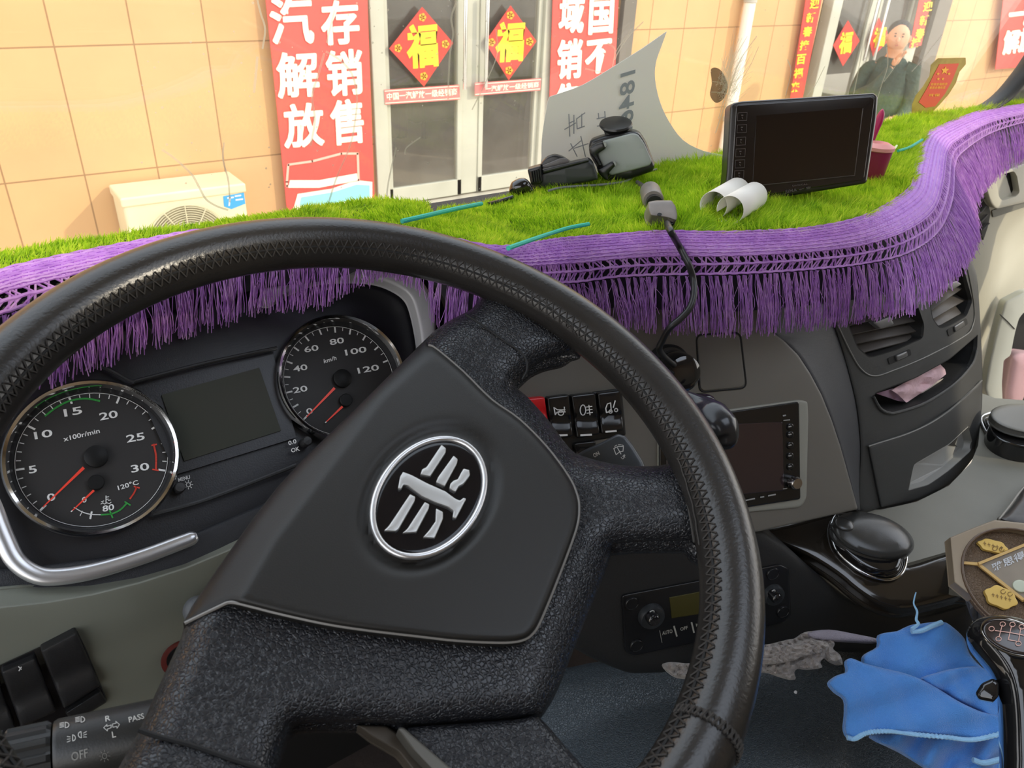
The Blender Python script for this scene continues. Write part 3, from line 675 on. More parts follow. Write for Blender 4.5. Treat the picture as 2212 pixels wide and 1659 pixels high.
for i, (b, e, t_) in enumerate(TR):
    B = hitm(*b); f = .02 if i < 8 else .009; left = i < 8
    E1 = PY(B[1] - f)(*e); T1 = PY(E1[1] - (.009 if left else .004))(*t_)
    if 19 <= i:
        dep = lambda P: np.dot(P - C0, M[:, 2])
        E1 = at(*e, dep(B) * .985); T1 = at(*t_, dep(B) * .975)
    Bp.append(B); Ep.append(E1); Tp.append(T1)
NS = 420
def smooth_path(P): return resample(crom(P, 8), NS)
# keep the three paths matched: interpolate all by the same parameter
BB = crom(Bp, 16); EE = crom(Ep, 16); TT = crom(Tp, 16)
dd = np.r_[0, np.cumsum(np.linalg.norm(np.diff(EE, axis=0), axis=1))]
def path(P, s): return np.array([np.interp(s, dd, P[:, k]) for k in range(3)]).T
LEN = dd[-1]
far = [hitm(*q) for q in ((2330, 205), (2212, 221), (2130, 232), (2060, 240), (1990, 251), (1900, 268), (1800, 285), (1700, 303), (1560, 337), (1480, 352), (1370, 374), (1280, 390), (1200, 404), (1100, 425), (1000, 447), (930, 462))]
far += [np.array((x, y, zmat(x, y))) for x, y in ((.395, .71), (.35, .685), (.30, .665), (.22, .658), (.10, .658), (-.15, .658))]
DMAT = mat('dark_green_backing', '2c4a12', .9)
mat_poly = np.array([(p[0], p[1]) for p in list(BB[::4]) + far])
matt = thing('dashboard_mat', 'bright green artificial grass mat with purple tasselled fringe lying on the dashboard', 'mat', (.8, .6, 2.05))
class TopS:   # top view surface: coordinates are millimetres in X and Y
    def __init__(s, dz): s.dz = dz
    def __call__(s, x, y, off=0): x /= 1000; y /= 1000; return np.array((x, y, zmat(x, y) + s.dz + off))
    def n(s, x, y): return np.array((0, 0, 1.))
mp_ = orient(mat_poly * 1000)
puff('backing', mp_, TopS(-.002), DMAT, matt, thick=.003, grid=22, nres=160)
# pile
def blades(n, poly, zoff=0):
    x0, y0 = poly.min(0); x1, y1 = poly.max(0); out = []
    cnt = 0
    pts = np.zeros((0, 2))
    while len(pts) < n:
        q = np.stack([RNG.uniform(x0, x1, n), RNG.uniform(y0, y1, n)], 1); q = q[inside(q, poly)]
        # nearer areas a little denser
        keep = RNG.uniform(0, 1, len(q)) < np.clip(1.25 - q[:, 0] / 2.4, .35, 1); pts = np.vstack([pts, q[keep]])
    pts = pts[:n]; X, Y = pts[:, 0], pts[:, 1]
    h = HH * (1 - np.clip((X - .28) / .2, 0, 1) ** 2 * (3 - 2 * np.clip((X - .28) / .2, 0, 1)))
    Z = 2.05 + h - .50 * np.maximum(0, Y - .64) * (1 - np.clip((X - .34) / .12, 0, 1) ** 2 * (3 - 2 * np.clip((X - .34) / .12, 0, 1))) + .004 * np.sin(X * 17) * np.sin(Y * 31 + 1) * (1 - h / HH)
    # swirling lie of the pile
    a = 2.2 * np.sin(X * 23 + 2 * np.sin(Y * 40)) + 1.7 * np.sin(Y * 55 + 3 * np.sin(X * 14)) + RNG.normal(0, .9, n)
    lean = np.clip(RNG.normal(.62, .34, n), .05, 1.4); L = RNG.uniform(.008, .0165, n) * np.clip(.5 + (X - .40) * 2.5, .48, 1) * (.72 + .5 * (.5 + .5 * np.sin(X * 61 + 2 * np.sin(Y * 80)) * np.sin(Y * 73 + 2 * np.sin(X * 37))))
    D = np.stack([np.cos(a) * np.sin(lean), np.sin(a) * np.sin(lean), np.cos(lean)], 1)
    b0 = np.stack([X, Y, Z - .001], 1); side = np.stack([-np.sin(a + 1.3), np.cos(a + 1.3), np.zeros(n)], 1) * (RNG.uniform(.00030, .00055, n))[:, None]
    mid = b0 + D * (L * .55)[:, None]; droop = D.copy(); droop[:, 2] *= .55; droop /= np.linalg.norm(droop, axis=1, keepdims=True)
    tip = mid + droop * (L * .5)[:, None]
    V = np.stack([b0 - side, b0 + side, mid - side * .9, mid + side * .9, tip], 1).reshape(-1, 3); k = np.arange(n) * 5
    F4 = np.stack([k, k + 1, k + 3, k + 2], 1); F3 = np.stack([k + 2, k + 3, k + 4], 1)
    return V, F4, F3, n
def bulk(nm, V, F4, F3, m, parent):
    me = bpy.data.meshes.new(nm); L = LOC[parent.name]; V = V - L
    me.vertices.add(len(V)); me.vertices.foreach_set('co', V.astype(np.float32).ravel())
    loops = np.concatenate([F4.ravel(), F3.ravel()]) if F3 is not None else F4.ravel(); me.loops.add(len(loops)); me.loops.foreach_set('vertex_index', loops.astype(np.int32))
    nf4 = len(F4); nf3 = 0 if F3 is None else len(F3); me.polygons.add(nf4 + nf3)
    st_ = np.concatenate([np.arange(nf4) * 4, nf4 * 4 + np.arange(nf3) * 3]); me.polygons.foreach_set('loop_start', st_.astype(np.int32))
    me.update(calc_edges=True); me.validate()
    o = _link(nm, me, m, parent); o.parent = parent; LOC[o.name] = L; return o
def fibre_mat(name, c1, c2, rough, scale, transl=.35, c3=None):
    m = bpy.data.materials.new(name); m.use_nodes = True; nt = m.node_tree; b = nt.nodes['Principled BSDF']; out = nt.nodes['Material Output']
    g = nt.nodes.new('ShaderNodeNewGeometry'); r = nt.nodes.new('ShaderNodeValToRGB'); r.color_ramp.elements[0].color = lin(c1); r.color_ramp.elements[1].color = lin(c2)
    if c3: e = r.color_ramp.elements.new(.5); e.color = lin(c3)
    tcn = nt.nodes.new('ShaderNodeTexCoord'); n = nt.nodes.new('ShaderNodeTexNoise'); n.inputs['Scale'].default_value = scale; n.inputs['Detail'].default_value = 2; nt.links.new(tcn.outputs['Object'], n.inputs['Vector'])
    mx = nt.nodes.new('ShaderNodeMath'); mx.operation = 'MULTIPLY_ADD'; mx.inputs[1].default_value = .55; nt.links.new(g.outputs['Random Per Island'], mx.inputs[0])
    m2 = nt.nodes.new('ShaderNodeMath'); m2.operation = 'MULTIPLY_ADD'; m2.inputs[1].default_value = 1.1; m2.inputs[2].default_value = -.33; nt.links.new(n.outputs['Fac'], m2.inputs[0]); nt.links.new(m2.outputs[0], mx.inputs[2])
    nt.links.new(mx.outputs[0], r.inputs[0]); nt.links.new(r.outputs[0], b.inputs['Base Color']); b.inputs['Roughness'].default_value = rough
    t = nt.nodes.new('ShaderNodeBsdfTranslucent'); nt.links.new(r.outputs[0], t.inputs[0]); s = nt.nodes.new('ShaderNodeMixShader'); s.inputs[0].default_value = transl
    nt.links.new(b.outputs[0], s.inputs[1]); nt.links.new(t.outputs[0], s.inputs[2]); nt.links.new(s.outputs[0], out.inputs[0]); return m
GRM = fibre_mat('artificial_grass', '5d9414', 'f2f85a', .5, 45, .5, 'bce030')
V, F4, F3, n_ = blades(130000, mat_poly)
go = bulk('grass_pile', V, F4, F3, GRM, matt); tag(go, kind='stuff')

# woven purple band: sheet, cords, ladder loops
PUR = fibre_mat('purple_yarn', 'c486dc', 'f8d8fc', .55, 90, .5, 'e2aef2')
PURL = mat('purple_weave', 'e4b0f4', .6, bump=('noise', 700, .0008), vary=(150, 'd8b0f4', .3))
ss = np.linspace(0, LEN, 520); B_, E_ = path(BB, ss), path(EE, ss)
outw = np.array([nz(np.cross(np.append(t[:2], 0), (0, 0, 1))) for t in np.gradient(E_, axis=0)])
def band(u, lift=.0015):   # u = 0 at the grass edge, 1 at the knots
    P = B_ * (1 - u) + E_ * u; bul = math.sin(math.pi * min(u, 1)) * .006
    return P + outw * (bul * .7 + lift) + np.array((0, 0, bul * .8 + lift))
rows = [band(u, .001) for u in np.linspace(-.06, .62, 9)]
build('woven_band', *loft_geo(rows), PURL, matt, solid=.0012)
mb = MB()
for u in (-.05, .03, .11, .19, .27, .36, .45, .53, .61, .80, 1.0):
    P = band(u, .0022) + np.stack([np.zeros(520), np.zeros(520), .0004 * np.sin(np.arange(520) * 1.9 + u * 40)], 1)
    mb.add(*tube_geo(P, .0011 if u < .7 else .0014, 5))
mb.build('band_cords', PUR, matt)
nl = int(LEN / .0034); s2 = np.linspace(0, LEN, nl); mb = MB()
idx = np.linspace(0, 519, nl).astype(int)
b1, b2, b3 = band(.61, .0018), band(.80, .002), band(1.0, .002); a1, a2 = band(.0, .0026), band(.6, .0026)
for k in range(nl):
    i = idx[k]; j = min(i + (2 if k % 2 else 0), 519); mb.add(*tube_geo([b1[i], b2[j]], .00085, 4)); mb.add(*tube_geo([b2[j], b3[i]], .0008, 4))
mb.build('ladder_loops', PUR, matt)
nt_ = int(LEN / .0026); mb = MB(); idx = np.linspace(0, 519, nt_).astype(int)
bb0 = [band(u, .0026) for u in (-.05, .11, .27, .45, .61)]
for k in range(nt_):
    i = idx[k]
    for c in range(4):
        i2 = min(i + 1, 519); mb.add(*ribbon_geo([bb0[c][i], bb0[c + 1][i2 if c % 2 else i]], nz(outw[i] + np.array((0, 0, .6))), .0011))
mb.build('weave_threads', PUR, matt)
# tassels
V = []; Fq = []
ntas = int(LEN / .0078); nstr = 15; npt = 7
rng = np.random.default_rng(3); TTp = path(TT, np.linspace(0, LEN, 1200)); EEp = path(EE, np.linspace(0, LEN, 1200)); OW = np.array([np.interp(np.linspace(0, LEN, 1200), ss, outw[:, k]) for k in range(3)]).T
for k in range(ntas):
    s = (k + .5) / ntas * 1199; i = int(s); e = EEp[i] + OW[i] * .003; tp = TTp[i] + OW[i] * .004; side = nz(TTp[min(i + 6, 1199)] - TTp[max(i - 6, 0)]); gap = LEN / ntas
    sway = rng.normal(0, .0030)
    for j in range(nstr):
        e0 = e + side * rng.normal(0, .0008); spread = rng.normal(0, gap * .42) + sway; Lf = rng.uniform(.86, 1.05); wild = rng.random() < .07
        if wild: spread += rng.normal(0, .012); Lf *= rng.uniform(.7, .95)
        end = e0 + (tp - e) * Lf + side * spread + OW[i] * rng.normal(.0015, .0022); ph = rng.uniform(0, 6.28); am = rng.uniform(.0002, .0013) * (2.5 if wild else 1)
        w = rng.uniform(.00028, .00048); pts = []
        for q in range(npt):
            u = q / (npt - 1); fl = u ** .6
            P = e0 * (1 - u) + end * u; P = P + side * (spread * (fl - u) + am * math.sin(ph + u * 7)) + OW[i] * (.004 * math.sin(u * 2.6) + am * math.cos(ph + u * 6))
            pts.append(P)
        base = len(V)
        for P in pts: V += [P + side * w, P - side * w * .5 + OW[i] * w * .87, P - side * w * .5 - OW[i] * w * .87]
        for q in range(npt - 1):
            a = base + q * 3; b = a + 3
            for c in range(3): Fq.append((a + c, a + (c + 1) % 3, b + (c + 1) % 3, b + c))
fo = bulk('fringe', np.array(V), np.array(Fq), None, PUR, matt); tag(fo, kind='stuff')
# teal hem cord peeping out of the pile
TEAL = mat('teal_cord', '2fb8a0', .6, bump=('noise', 900, .0006))
for pts in ([(1098, 536), (1140, 521), (1190, 504), (1230, 492), (1272, 484)], [(868, 478), (920, 466), (980, 452), (1040, 440)], [(1992, 302), (1965, 318), (1940, 326)]):
    tube('hem_cord', crom([hitm(*q, .013) for q in pts], 10), .0020, TEAL, matt, seg=8)

# ================================================================== STEERING WHEEL
WSC = .93
CW = C0 + (np.array([.15780401, .35124241, 2.0018035]) - C0) * WSC; NW = nz([-.001145, -.36081489, .93263675]); RW = .235 * WSC; RT = .0201 * WSC
WP = Pl(CW, NW)
def hdish(p):
    r = np.linalg.norm(p - CW - NW * np.dot(p - CW, NW)); return -.022 + .016 * sstep(.13, .21, r)
DS = Dome(CW, NW, hdish)
wheel = thing('steering_wheel', 'large black leather steering wheel with an oval silver emblem on its hub', 'steering wheel', CW - NW * .05)
ua = nz(np.cross(NW, (0, 1, 0))); ub = np.cross(NW, ua)
mb = MB(); nth, nph = 220, 24; V = []; Fc = []
def tor(th, ph, r=RT):
    e = ua * math.cos(th) + ub * math.sin(th); return CW + e * RW - e * r * math.cos(ph) + NW * r * math.sin(ph)
for i in range(nth):
    for j in range(nph): V.append(tor(2 * math.pi * i / nth, 2 * math.pi * j / nph))
for i in range(nth):
    for j in range(nph): Fc.append((i * nph + j, i * nph + (j + 1) % nph, ((i + 1) % nth) * nph + (j + 1) % nph, ((i + 1) % nth) * nph + j))
build('rim', V, Fc, LEA, wheel)
mb = MB(); ns = 210
THR = mat('dark_thread', '282522', .7)
for k in range(ns):
    t0 = 2 * math.pi * k / ns; dt = 2 * math.pi / ns
    j1, j2 = random.uniform(-.08, .08), random.uniform(-.05, .05)
    A = lambda f, p: tor(t0 + f * dt, math.radians(p), RT + .0006)
    mb.add(*tube_geo([A(0 + j2, 16), A(.45 + j1, 30), A(.95, 47)], .00055, 5)); mb.add(*tube_geo([A(.9 + j2, 17), A(.5 - j1, 33), A(.08, 46)], .00055, 5))
mb.build('cross_stitching', THR, wheel)
# seam groove line under the stitching
tube('leather_seam', [tor(2 * math.pi * k / 200, math.radians(31), RT + .0002) for k in range(200)], .0008, mat('seam_black', '121212', .8), wheel, seg=6, closed=True)
# a join of the leather across the rim at the lower right
def th_of(px, py):
    p = WP(px, py) - CW; return math.atan2(np.dot(p, ub), np.dot(p, ua))
tj = th_of(1500, 1575); mb = MB()
for k in range(18):
    ph = math.radians(15 + k * 9.5); q = lambda a, b: tor(tj + a, ph + b, RT + .0007)
    mb.add(*tube_geo([q(-.012, 0), q(.012, .09)], .0009, 5)); mb.add(*tube_geo([q(.012, -.02), q(-.010, .1)], .0007, 5))
mb.build('join_stitching', THR, wheel)

body = [(1052, 610), (1085, 590), (1170, 645), (1262, 735), (1246, 752), (1225, 765), (1190, 773), (1160, 786), (1135, 808), (1113, 832), (1140, 858), (1185, 908), (1232, 970), (1262, 986), (1320, 1001), (1380, 1007), (1440, 1003), (1475, 985), (1500, 975),
        (1545, 1090), (1560, 1200), (1515, 1190), (1500, 1172), (1470, 1170), (1400, 1170), (1345, 1174), (1322, 1180), (1318, 1205), (1300, 1255), (1275, 1315), (1240, 1402), (1205, 1490), (1180, 1535), (1160, 1548), (1060, 1558), (950, 1566), (880, 1572), (840, 1566), (760, 1562), (665, 1562),
        (640, 1568), (625, 1585), (605, 1640), (590, 1720), (560, 1900), (120, 1900), (190, 1780), (255, 1660), (300, 1580), (335, 1500), (372, 1420), (392, 1375), (405, 1328), (450, 1258), (600, 1052), (760, 892), (905, 747), (950, 706), (990, 683), (1018, 668), (1034, 648), (1045, 625)]
body = crom(orient(body)[::1], 3, True)
puff('hub_body', body, DS, GRAIN, wheel, edge=62, drop=.021, thick=.016, grid=16)
def ridge(px, py):
    R_ = [(955, 742), (938, 765), (831, 862), (600, 1167), (528, 1292), (480, 1400)]; best = 1e9; sg = 0
    for a, b in zip(R_, R_[1:]):
        a = np.array(a, float); b = np.array(b, float); ab = b - a; t = min(max(np.dot((px - a[0], py - a[1]), ab) / (ab @ ab), 0), 1); q = a + ab * t; d = math.hypot(px - q[0], py - q[1])
        if d < best: best = d; sg = ab[0] * (py - a[1]) - ab[1] * (px - a[0])
    return best if sg > 0 else -best
EMC = np.array((926., 1075.))
def erho(px, py):
    c, s = math.cos(math.radians(-50)), math.sin(math.radians(-50)); x, y = px - EMC[0], py - EMC[1]; u = x * c + y * s; v = -x * s + y * c
    return math.hypot(u / 146, v / 110)
def padh(px, py):
    d = ridge(px, py); h = -.00018 * (math.sqrt(max(d, 0) ** 2 + 64) - 8 if d > 0 else 0)
    r = erho(px, py); h -= .0035 * math.exp(-((r - 1.08) / .13) ** 2)
    return h
pad = [(905, 749), (925, 746), (942, 754), (1000, 803), (1062, 864), (1120, 905), (1180, 965), (1228, 1030), (1246, 1070), (1250, 1100), (1243, 1145), (1205, 1248), (1168, 1338), (1150, 1368), (1128, 1382), (1085, 1387), (990, 1383), (900, 1373), (790, 1360), (700, 1346), (600, 1324), (545, 1310), (500, 1301), (470, 1312), (400, 1346), (408, 1326), (450, 1257), (600, 1051), (760, 891)]
if np.sign(ridge(600, 1051)) < 0:
    _r0 = ridge; ridge = lambda x, y: -_r0(x, y)
SMO = mat('smooth_matt_black', (.0145, .0135, .012), .42, bump=('noise', 1300, .00008), spec=.32)
puff('airbag_cover', crom(orient(pad), 3, True), Dome(CW, NW, lambda p: hdish(p)), SMO, wheel, edge=16, drop=.0045, thick=.012, grid=11, off=.011, hf=padh)
tube('cover_edge_shine', crom([DS(x, y, .0068) for x, y in inset(orient(np.array(pad)), 3.0) if ridge(x, y) * (1 if True else 1) < 40 or y > 1290], 4)[:0] if False else crom([DS(x, y, .0072) for x, y in [(q[0] + (q[0] - 880) * .002, q[1] + (q[1] - 1080) * .002) for q in pad[1:25]]], 4), .0009, mat('edge_shine', (.20, .19, .175), .35), wheel, seg=6)  # pale tube paints the highlight along the airbag cover's outer edge
tube('cover_seam', crom([DS(x, y, .0062) for x, y in pad[1:25]], 4), .0014, mat('seam_black', '121212', .8), wheel, seg=6)
# grooves and leather edges
def groove(pts, r=.0008, m=None, off=.001): return tube('seam_line', crom([DS(x, y, off) for x, y in pts], 8), r, m or mat('seam_black', '121212', .8), wheel, seg=6)
groove([(1005, 679), (1045, 705), (1090, 737), (1122, 758), (1137, 778), (1138, 800), (1128, 820)], off=.0005)
groove([(300, 1577), (345, 1592), (420, 1612), (500, 1640), (560, 1659), (590, 1670)], .0012, off=.0005)
EDG = mat('leather_edge', '33312e', .6)
def onrim(px, py, r=RT + .0004):
    th = th_of(px, py); best = None
    for k in range(0, 181, 3):
        p = tor(th, math.radians(k), r); c = M.T @ (p - C0); x, y = c[0] / c[2] * F + CX, c[1] / c[2] * F + CY; d = (x - px) ** 2 + (y - py) ** 2
        if best is None or d < best[0]: best = (d, p)
    return best[1]
for l in ([(1052, 610), (1100, 630), (1150, 665), (1205, 705), (1243, 737)], [(1453, 985), (1475, 1045), (1490, 1110), (1500, 1172)]):
    tube('leather_edge', [DS(x, y, .0016) for x, y in resample(crom(l, 6), 20)], .0009, EDG, wheel, seg=6)
for l in ([(1060, 603), (1120, 622), (1180, 655), (1230, 700), (1252, 728)], [(1472, 998), (1492, 1060), (1505, 1120), (1512, 1180)]):
    tube('edge_stitching', crom([onrim(*a) for a in resample(crom(l, 6), 12)], 6), [.0008, .0005] * 20, THR, wheel, seg=5)
# emblem
EL = arc(EMC[0], EMC[1], 147, 111, 0, 352.5, 48, -50); ER = Dome(CW, NW, hdish)
emb_off = .011
e = puff('emblem', arc(EMC[0], EMC[1], 137, 101, 0, 354, 60, -50), ER, mat('badge_black', (.004, .004, .006), .12), wheel, edge=10, drop=.0012, thick=.004, grid=18, off=emb_off + .0008)
tube('emblem_ring', [ER(x, y, emb_off + .0006) for x, y in arc(EMC[0], EMC[1], 141, 105, 0, 354, 60, -50)], .0020, SIL, wheel, seg=10, closed=True)
z_ = lambda P: [(x / 2.765 + 600, y / 2.765 + 860) for x, y in P]
for P in ([(978, 278), (1005, 300), (1003, 325), (910, 468), (852, 455), (862, 425), (888, 412)], [(1050, 343), (1075, 365), (1070, 392), (997, 527), (945, 502), (957, 472)],
          [(1110, 420), (1145, 430), (1148, 462), (1110, 512), (1080, 528), (1062, 560), (1025, 540), (1030, 512), (1050, 492), (1075, 484), (1092, 450)],
          [(748, 440), (800, 460), (900, 512), (1000, 556), (1060, 600), (1088, 612), (1110, 594), (1126, 602), (1064, 720), (1044, 712), (1050, 674), (1018, 650), (940, 622), (860, 585), (776, 522), (752, 517), (736, 546), (718, 538), (730, 470)],
          [(790, 573), (822, 590), (818, 615), (722, 782), (705, 795), (634, 792), (664, 762)], [(878, 620), (906, 635), (902, 660), (828, 800), (745, 806), (774, 780)], [(945, 658), (987, 680), (987, 720), (937, 836), (868, 831), (905, 788), (942, 735)]):
    puff('emblem_bar', rounded(z_(P), 2.2, 3), ER, SAT, wheel, edge=2.4, drop=.0008, thick=.003, off=emb_off + .0026)
# lower spoke with its grey edge strip
puff('lower_spoke', rounded([(866, 1580), (885, 1570), (1000, 1562), (1120, 1553), (1158, 1543), (1178, 1562), (1265, 1662), (1400, 1830), (1100, 1850), (945, 1662)], 10), DS, GRAIN, wheel, edge=18, drop=.006, thick=.014, grid=22, off=-.008)
puff('spoke_edge_strip', rounded([(858, 1574), (870, 1570), (905, 1600), (1010, 1690), (1060, 1740), (1010, 1750), (935, 1665), (890, 1618)], 6), DS, mat('grey_edge_plastic', '55524b', .5), wheel, edge=5, drop=.003, thick=.012, off=-.006)
puff('underside_panel', rounded([(770, 1566), (835, 1568), (865, 1590), (900, 1640), (960, 1700), (920, 1700), (860, 1625), (800, 1590)], 6), DS, mat('warm_grey_plastic', '4a4238', .6), wheel, edge=5, drop=.003, thick=.01, off=-.018)

# ================================================================== DASHBOARD
dash = thing('dashboard', 'dark grey truck dashboard running under the green mat from the gauges to the passenger side', 'dashboard', (.8, .6, 1.7))
puff('top_panel', mp_, TopS(-.0065), BLK2, dash, thick=.02, grid=40, nres=140)
sE2 = np.linspace(0, LEN, 160); PB, PE, PT = path(BB, sE2), path(EE, sE2), path(TT, sE2)
OW2 = np.array([np.interp(sE2, ss, outw[:, k]) for k in range(3)]).T
zv = np.array((0, 0, 1.))
rows = [PB - zv * .008 - OW2 * .004, PE * .5 + PB * .5 - zv * .004 - OW2 * .004, PE - OW2 * .007, PT * .7 + PE * .3 - OW2 * .010, PT * .75 + PE * .25 - OW2 * .03]
build('front_lip', *loft_geo(rows), mat('dark_lip', (.012, .012, .016), .6), dash, solid=.004)
def pocket(nm, outline, S, depth, m, parent, shrink=.92, off=-.001, floor_m=None):
    P = orient(outline); c = P.mean(0); Q = c + (P - c) * shrink; n = len(P)
    A = [S(x, y, off) for x, y in P]; B = [S(x, y, off) for x, y in Q]; B = [b - S.n(0, 0) * depth for b in B]
    V = A + B; Fc = [(i, (i + 1) % n, n + (i + 1) % n, n + i) for i in range(n)] + [tuple(range(n, 2 * n))]
    return build(nm, V, Fc, m, parent, smooth=False, solid=.0015)

# ---- instrument cluster
G = Pl(at(193, 990, .56), (0, -math.cos(math.radians(40)), math.sin(math.radians(40))))
clu = thing('instrument_cluster', 'black instrument cluster with two chrome ringed dials and a blank display behind the wheel', 'instrument cluster', G(350, 1150))
puff('housing', rounded([(-160, 900), (-60, 640), (120, 560), (560, 520), (880, 540), (950, 640), (1010, 800), (990, 960), (700, 1080), (450, 1160), (250, 1225), (60, 1262), (-160, 1290)], 20), G, mat('cluster_black', (.014, .014, .017), .35, bump=('noise', 900, .00008)), clu, thick=.03, grid=60, off=-.006)
puff('lower_shroud', rounded([(-160, 1240), (60, 1225), (250, 1200), (420, 1150), (600, 1075), (760, 1000), (900, 1000), (900, 1060), (640, 1165), (480, 1225), (300, 1282), (100, 1320), (-160, 1350)], 6), G, BLK2, clu, edge=14, drop=.006, thick=.02, off=.006)
def trim(pts, r, off): return tube('silver_trim', crom([G(x, y, off) for x, y in pts], 10), r, SIL, clu, seg=12, flat=.55)
trim([(-60, 930), (-40, 1040), (-14, 1105), (10, 1165), (35, 1212), (75, 1240), (120, 1246), (200, 1234), (300, 1205), (385, 1174), (416, 1162), (426, 1158)], [.0062, .0062, .0062, .0062, .006, .006, .0058, .0056, .0055, .0052, .003], .012)
puff('silver_trim', crom([(560, 640), (600, 606), (650, 584), (696, 576), (750, 576), (804, 580), (860, 587), (894, 594), (921, 620), (937, 668), (941, 715), (936, 800), (912, 800), (910, 739), (896, 668), (880, 636), (845, 614), (804, 603), (750, 601), (690, 606), (630, 628), (585, 655)], 4, True), G, mat('trim_silver', (.62, .62, .63), .40, metal=.1), clu, edge=9, drop=.004, thick=.014, off=.016, grid=12)
#trim([(540, 640), (590, 612), (650, 596), (730, 588), (810, 592), (870, 606), (902, 632), (918, 668), (925, 715), (928, 800), (925, 900)], [.004, .0065, .0075, .008, .008, .008], .012)
def ringfit(c, want):
    "radius whose circle on the cluster plane is want px wide"
    lo, hi = .02, .1
    for _ in range(30):
        R = (lo + hi) / 2; a = np.array((1., 0, 0)); b = np.cross(G.N, a); xs = []
        for t in np.linspace(0, 2 * math.pi, 90):
            q = M.T @ (c + R * (a * math.cos(t) + b * math.sin(t)) - C0); xs.append(q[0] / q[2] * F)
        lo, hi = (R, hi) if max(xs) - min(xs) < want else (lo, R)
    return R
DIAL = mat('dial_black', (.017, .015, .014), .55, bump=('noise', 1500, .00004)); RDN = mat('needle_red', 'f2432e', .4); GRN = mat('dial_green', '2f9a3e', .5); RDA = mat('dial_red', 'd8402c', .5)
def gauge(nm, label, cpx, width, ticks, minor, nums, h):
    c = G(*cpx); R = ringfit(c, width); t = thing(nm, None, None, c); del_ = t
    t.parent = clu; t.location = tuple(c - LOC[clu.name])
    lathe('chrome_bezel', c, G.N, [(R * .90, -.004), (R * .91, .004), (R * .94, .0085), (R * .975, .0095), (R, .007), (R * 1.0, -.004)], CHR, t, seg=72, close=False)
    lathe('inner_ring', c, G.N, [(R * .875, -.0035), (R * .905, .003), (R * .915, .0045)], mat('dial_inner_ring', (.02, .02, .022), .3), t, seg=72, close=False)
    lathe('dial_face', c, G.N, [(.0005, -.004), (R * .90, -.004)], DIAL, t, seg=72, close=False)
    DF = Pl(c - G.N * .0038, G.N)
    # scale
    a = np.array((1., 0, 0)); b = np.cross(G.N, a)
    angs = []
    for p in ticks:
        q = DF(*p) - c; angs.append(math.atan2(np.dot(q, b), np.dot(q, a)))
    angs = np.unwrap(angs); mb = MB(); mn = MB()
    Rr = R * .845
    for k in range(len(ticks) - 1):
        for s in range(minor):
            f = k + s / minor; an = np.interp(f, range(len(angs)), angs); e = a * math.cos(an) + b * math.sin(an); w = np.cross(G.N, e)
            big = (s == 0) or (minor == 4 and s == 2); L_ = .085 if big else .05; hw = .0007 if big else .0003
            cc = DF.P + e * Rr * (1 - L_ * .5) + G.N * .0003; mb.add(*box_geo(cc, e * Rr * L_ * .62, w * hw, G.N * .00008))
    an = angs[-1]; e = a * math.cos(an) + b * math.sin(an); mb.add(*box_geo(DF.P + e * Rr * .957 + G.N * .0003, e * Rr * .05, np.cross(G.N, e) * .0007, G.N * .00008))
    mb.build('scale_ticks', WHT, t, smooth=False)
    mb = MB(); mb.add(*tube_geo([DF.P + Rr * 1.02 * (a * math.cos(x) + b * math.sin(x)) for x in np.linspace(0, 2 * math.pi, 72, endpoint=False)], .00022, 4, True)); mb.build('scale_circle', WHT, t)
    mb = MB()
    for s, x, y in nums:
        w = h * (1.22 if len(s) > 1 else 1.1) * len(s); mb.add(*text_geo(s, DF, (x - w / 2 + 1, y + h / 2 + w * .09), (x + w / 2 + 1, y + h / 2 - w * .09), (x - w / 2 - 2, y - h / 2 + w * .09), .0004))
    mb.build('numerals', WHT, t, smooth=False)
    return t, DF, c, R
t, DF, c, R = gauge('rev_counter', '', (204, 989), 386, [(90, 1100), (37, 1015), (62, 921), (151, 862), (254, 867), (329, 926), (340, 1014)], 5, [('5', 71, 1014), ('10', 94, 938), ('15', 158, 889), ('20', 235, 897), ('25', 293, 945), ('30', 303, 1010), ('0', 111, 1074)], 16)
def needle(DF, tp, a, b, piv, w=3.2, pr=.008):
    d = np.array(b, float) - a; n_ = np.array((-d[1], d[0])) / np.linalg.norm(d)
    puff('needle', [np.array(a) + n_ * w, np.array(b) + n_ * .9, np.array(b) - n_ * .9, np.array(a) - n_ * w], DF, RDN, tp, thick=.0006, off=.0042, smooth=False)
    puff('needle_tip', [np.array(b) + n_ * 1.2 - d * .03, np.array(b) + n_ * .9 + d * .04, np.array(b) - n_ * .9 + d * .04, np.array(b) - n_ * 1.2 - d * .03], DF, WHT, tp, thick=.0005, off=.0044, smooth=False)
    lathe('needle_hub', DF(*piv), G.N, [(pr, 0), (pr, .0042), (pr * .9, .0048), (.0003, .0049)], mat('hub_black', (.006, .006, .006), .5, spec=.25), tp, seg=32)
needle(DF, t, (181, 1010), (90, 1098), (208, 987)); needle(DF, t, (203, 1059), (155, 1104), (208, 1043), 2.4, .0055)
text('unit_text', 'x100r/min', DF, (138, 954), (216, 935), (136, 944), WHT, t)
marks('green_band', [(4, list(crom([(98, 898), (122, 880), (151, 866), (185, 861), (215, 866)], 5)))], DF, 4, GRN, t, off=.0005)
marks('red_band', [(4, list(crom([(332, 960), (337, 985), (337, 1014)], 5))), (3, [(330, 1014), (342, 1016)]), (3, [(328, 962), (338, 960)])], DF, 4, RDA, t, off=.0005)
marks('temperature_scale', [(2, list(crom([(160, 1096), (178, 1106), (196, 1111), (217, 1112)], 4))), (4, [(198, 1106), (195, 1120)]), (1.6, [(178, 1104), (173, 1114)])], DF, 2, WHT, t, off=.0005)
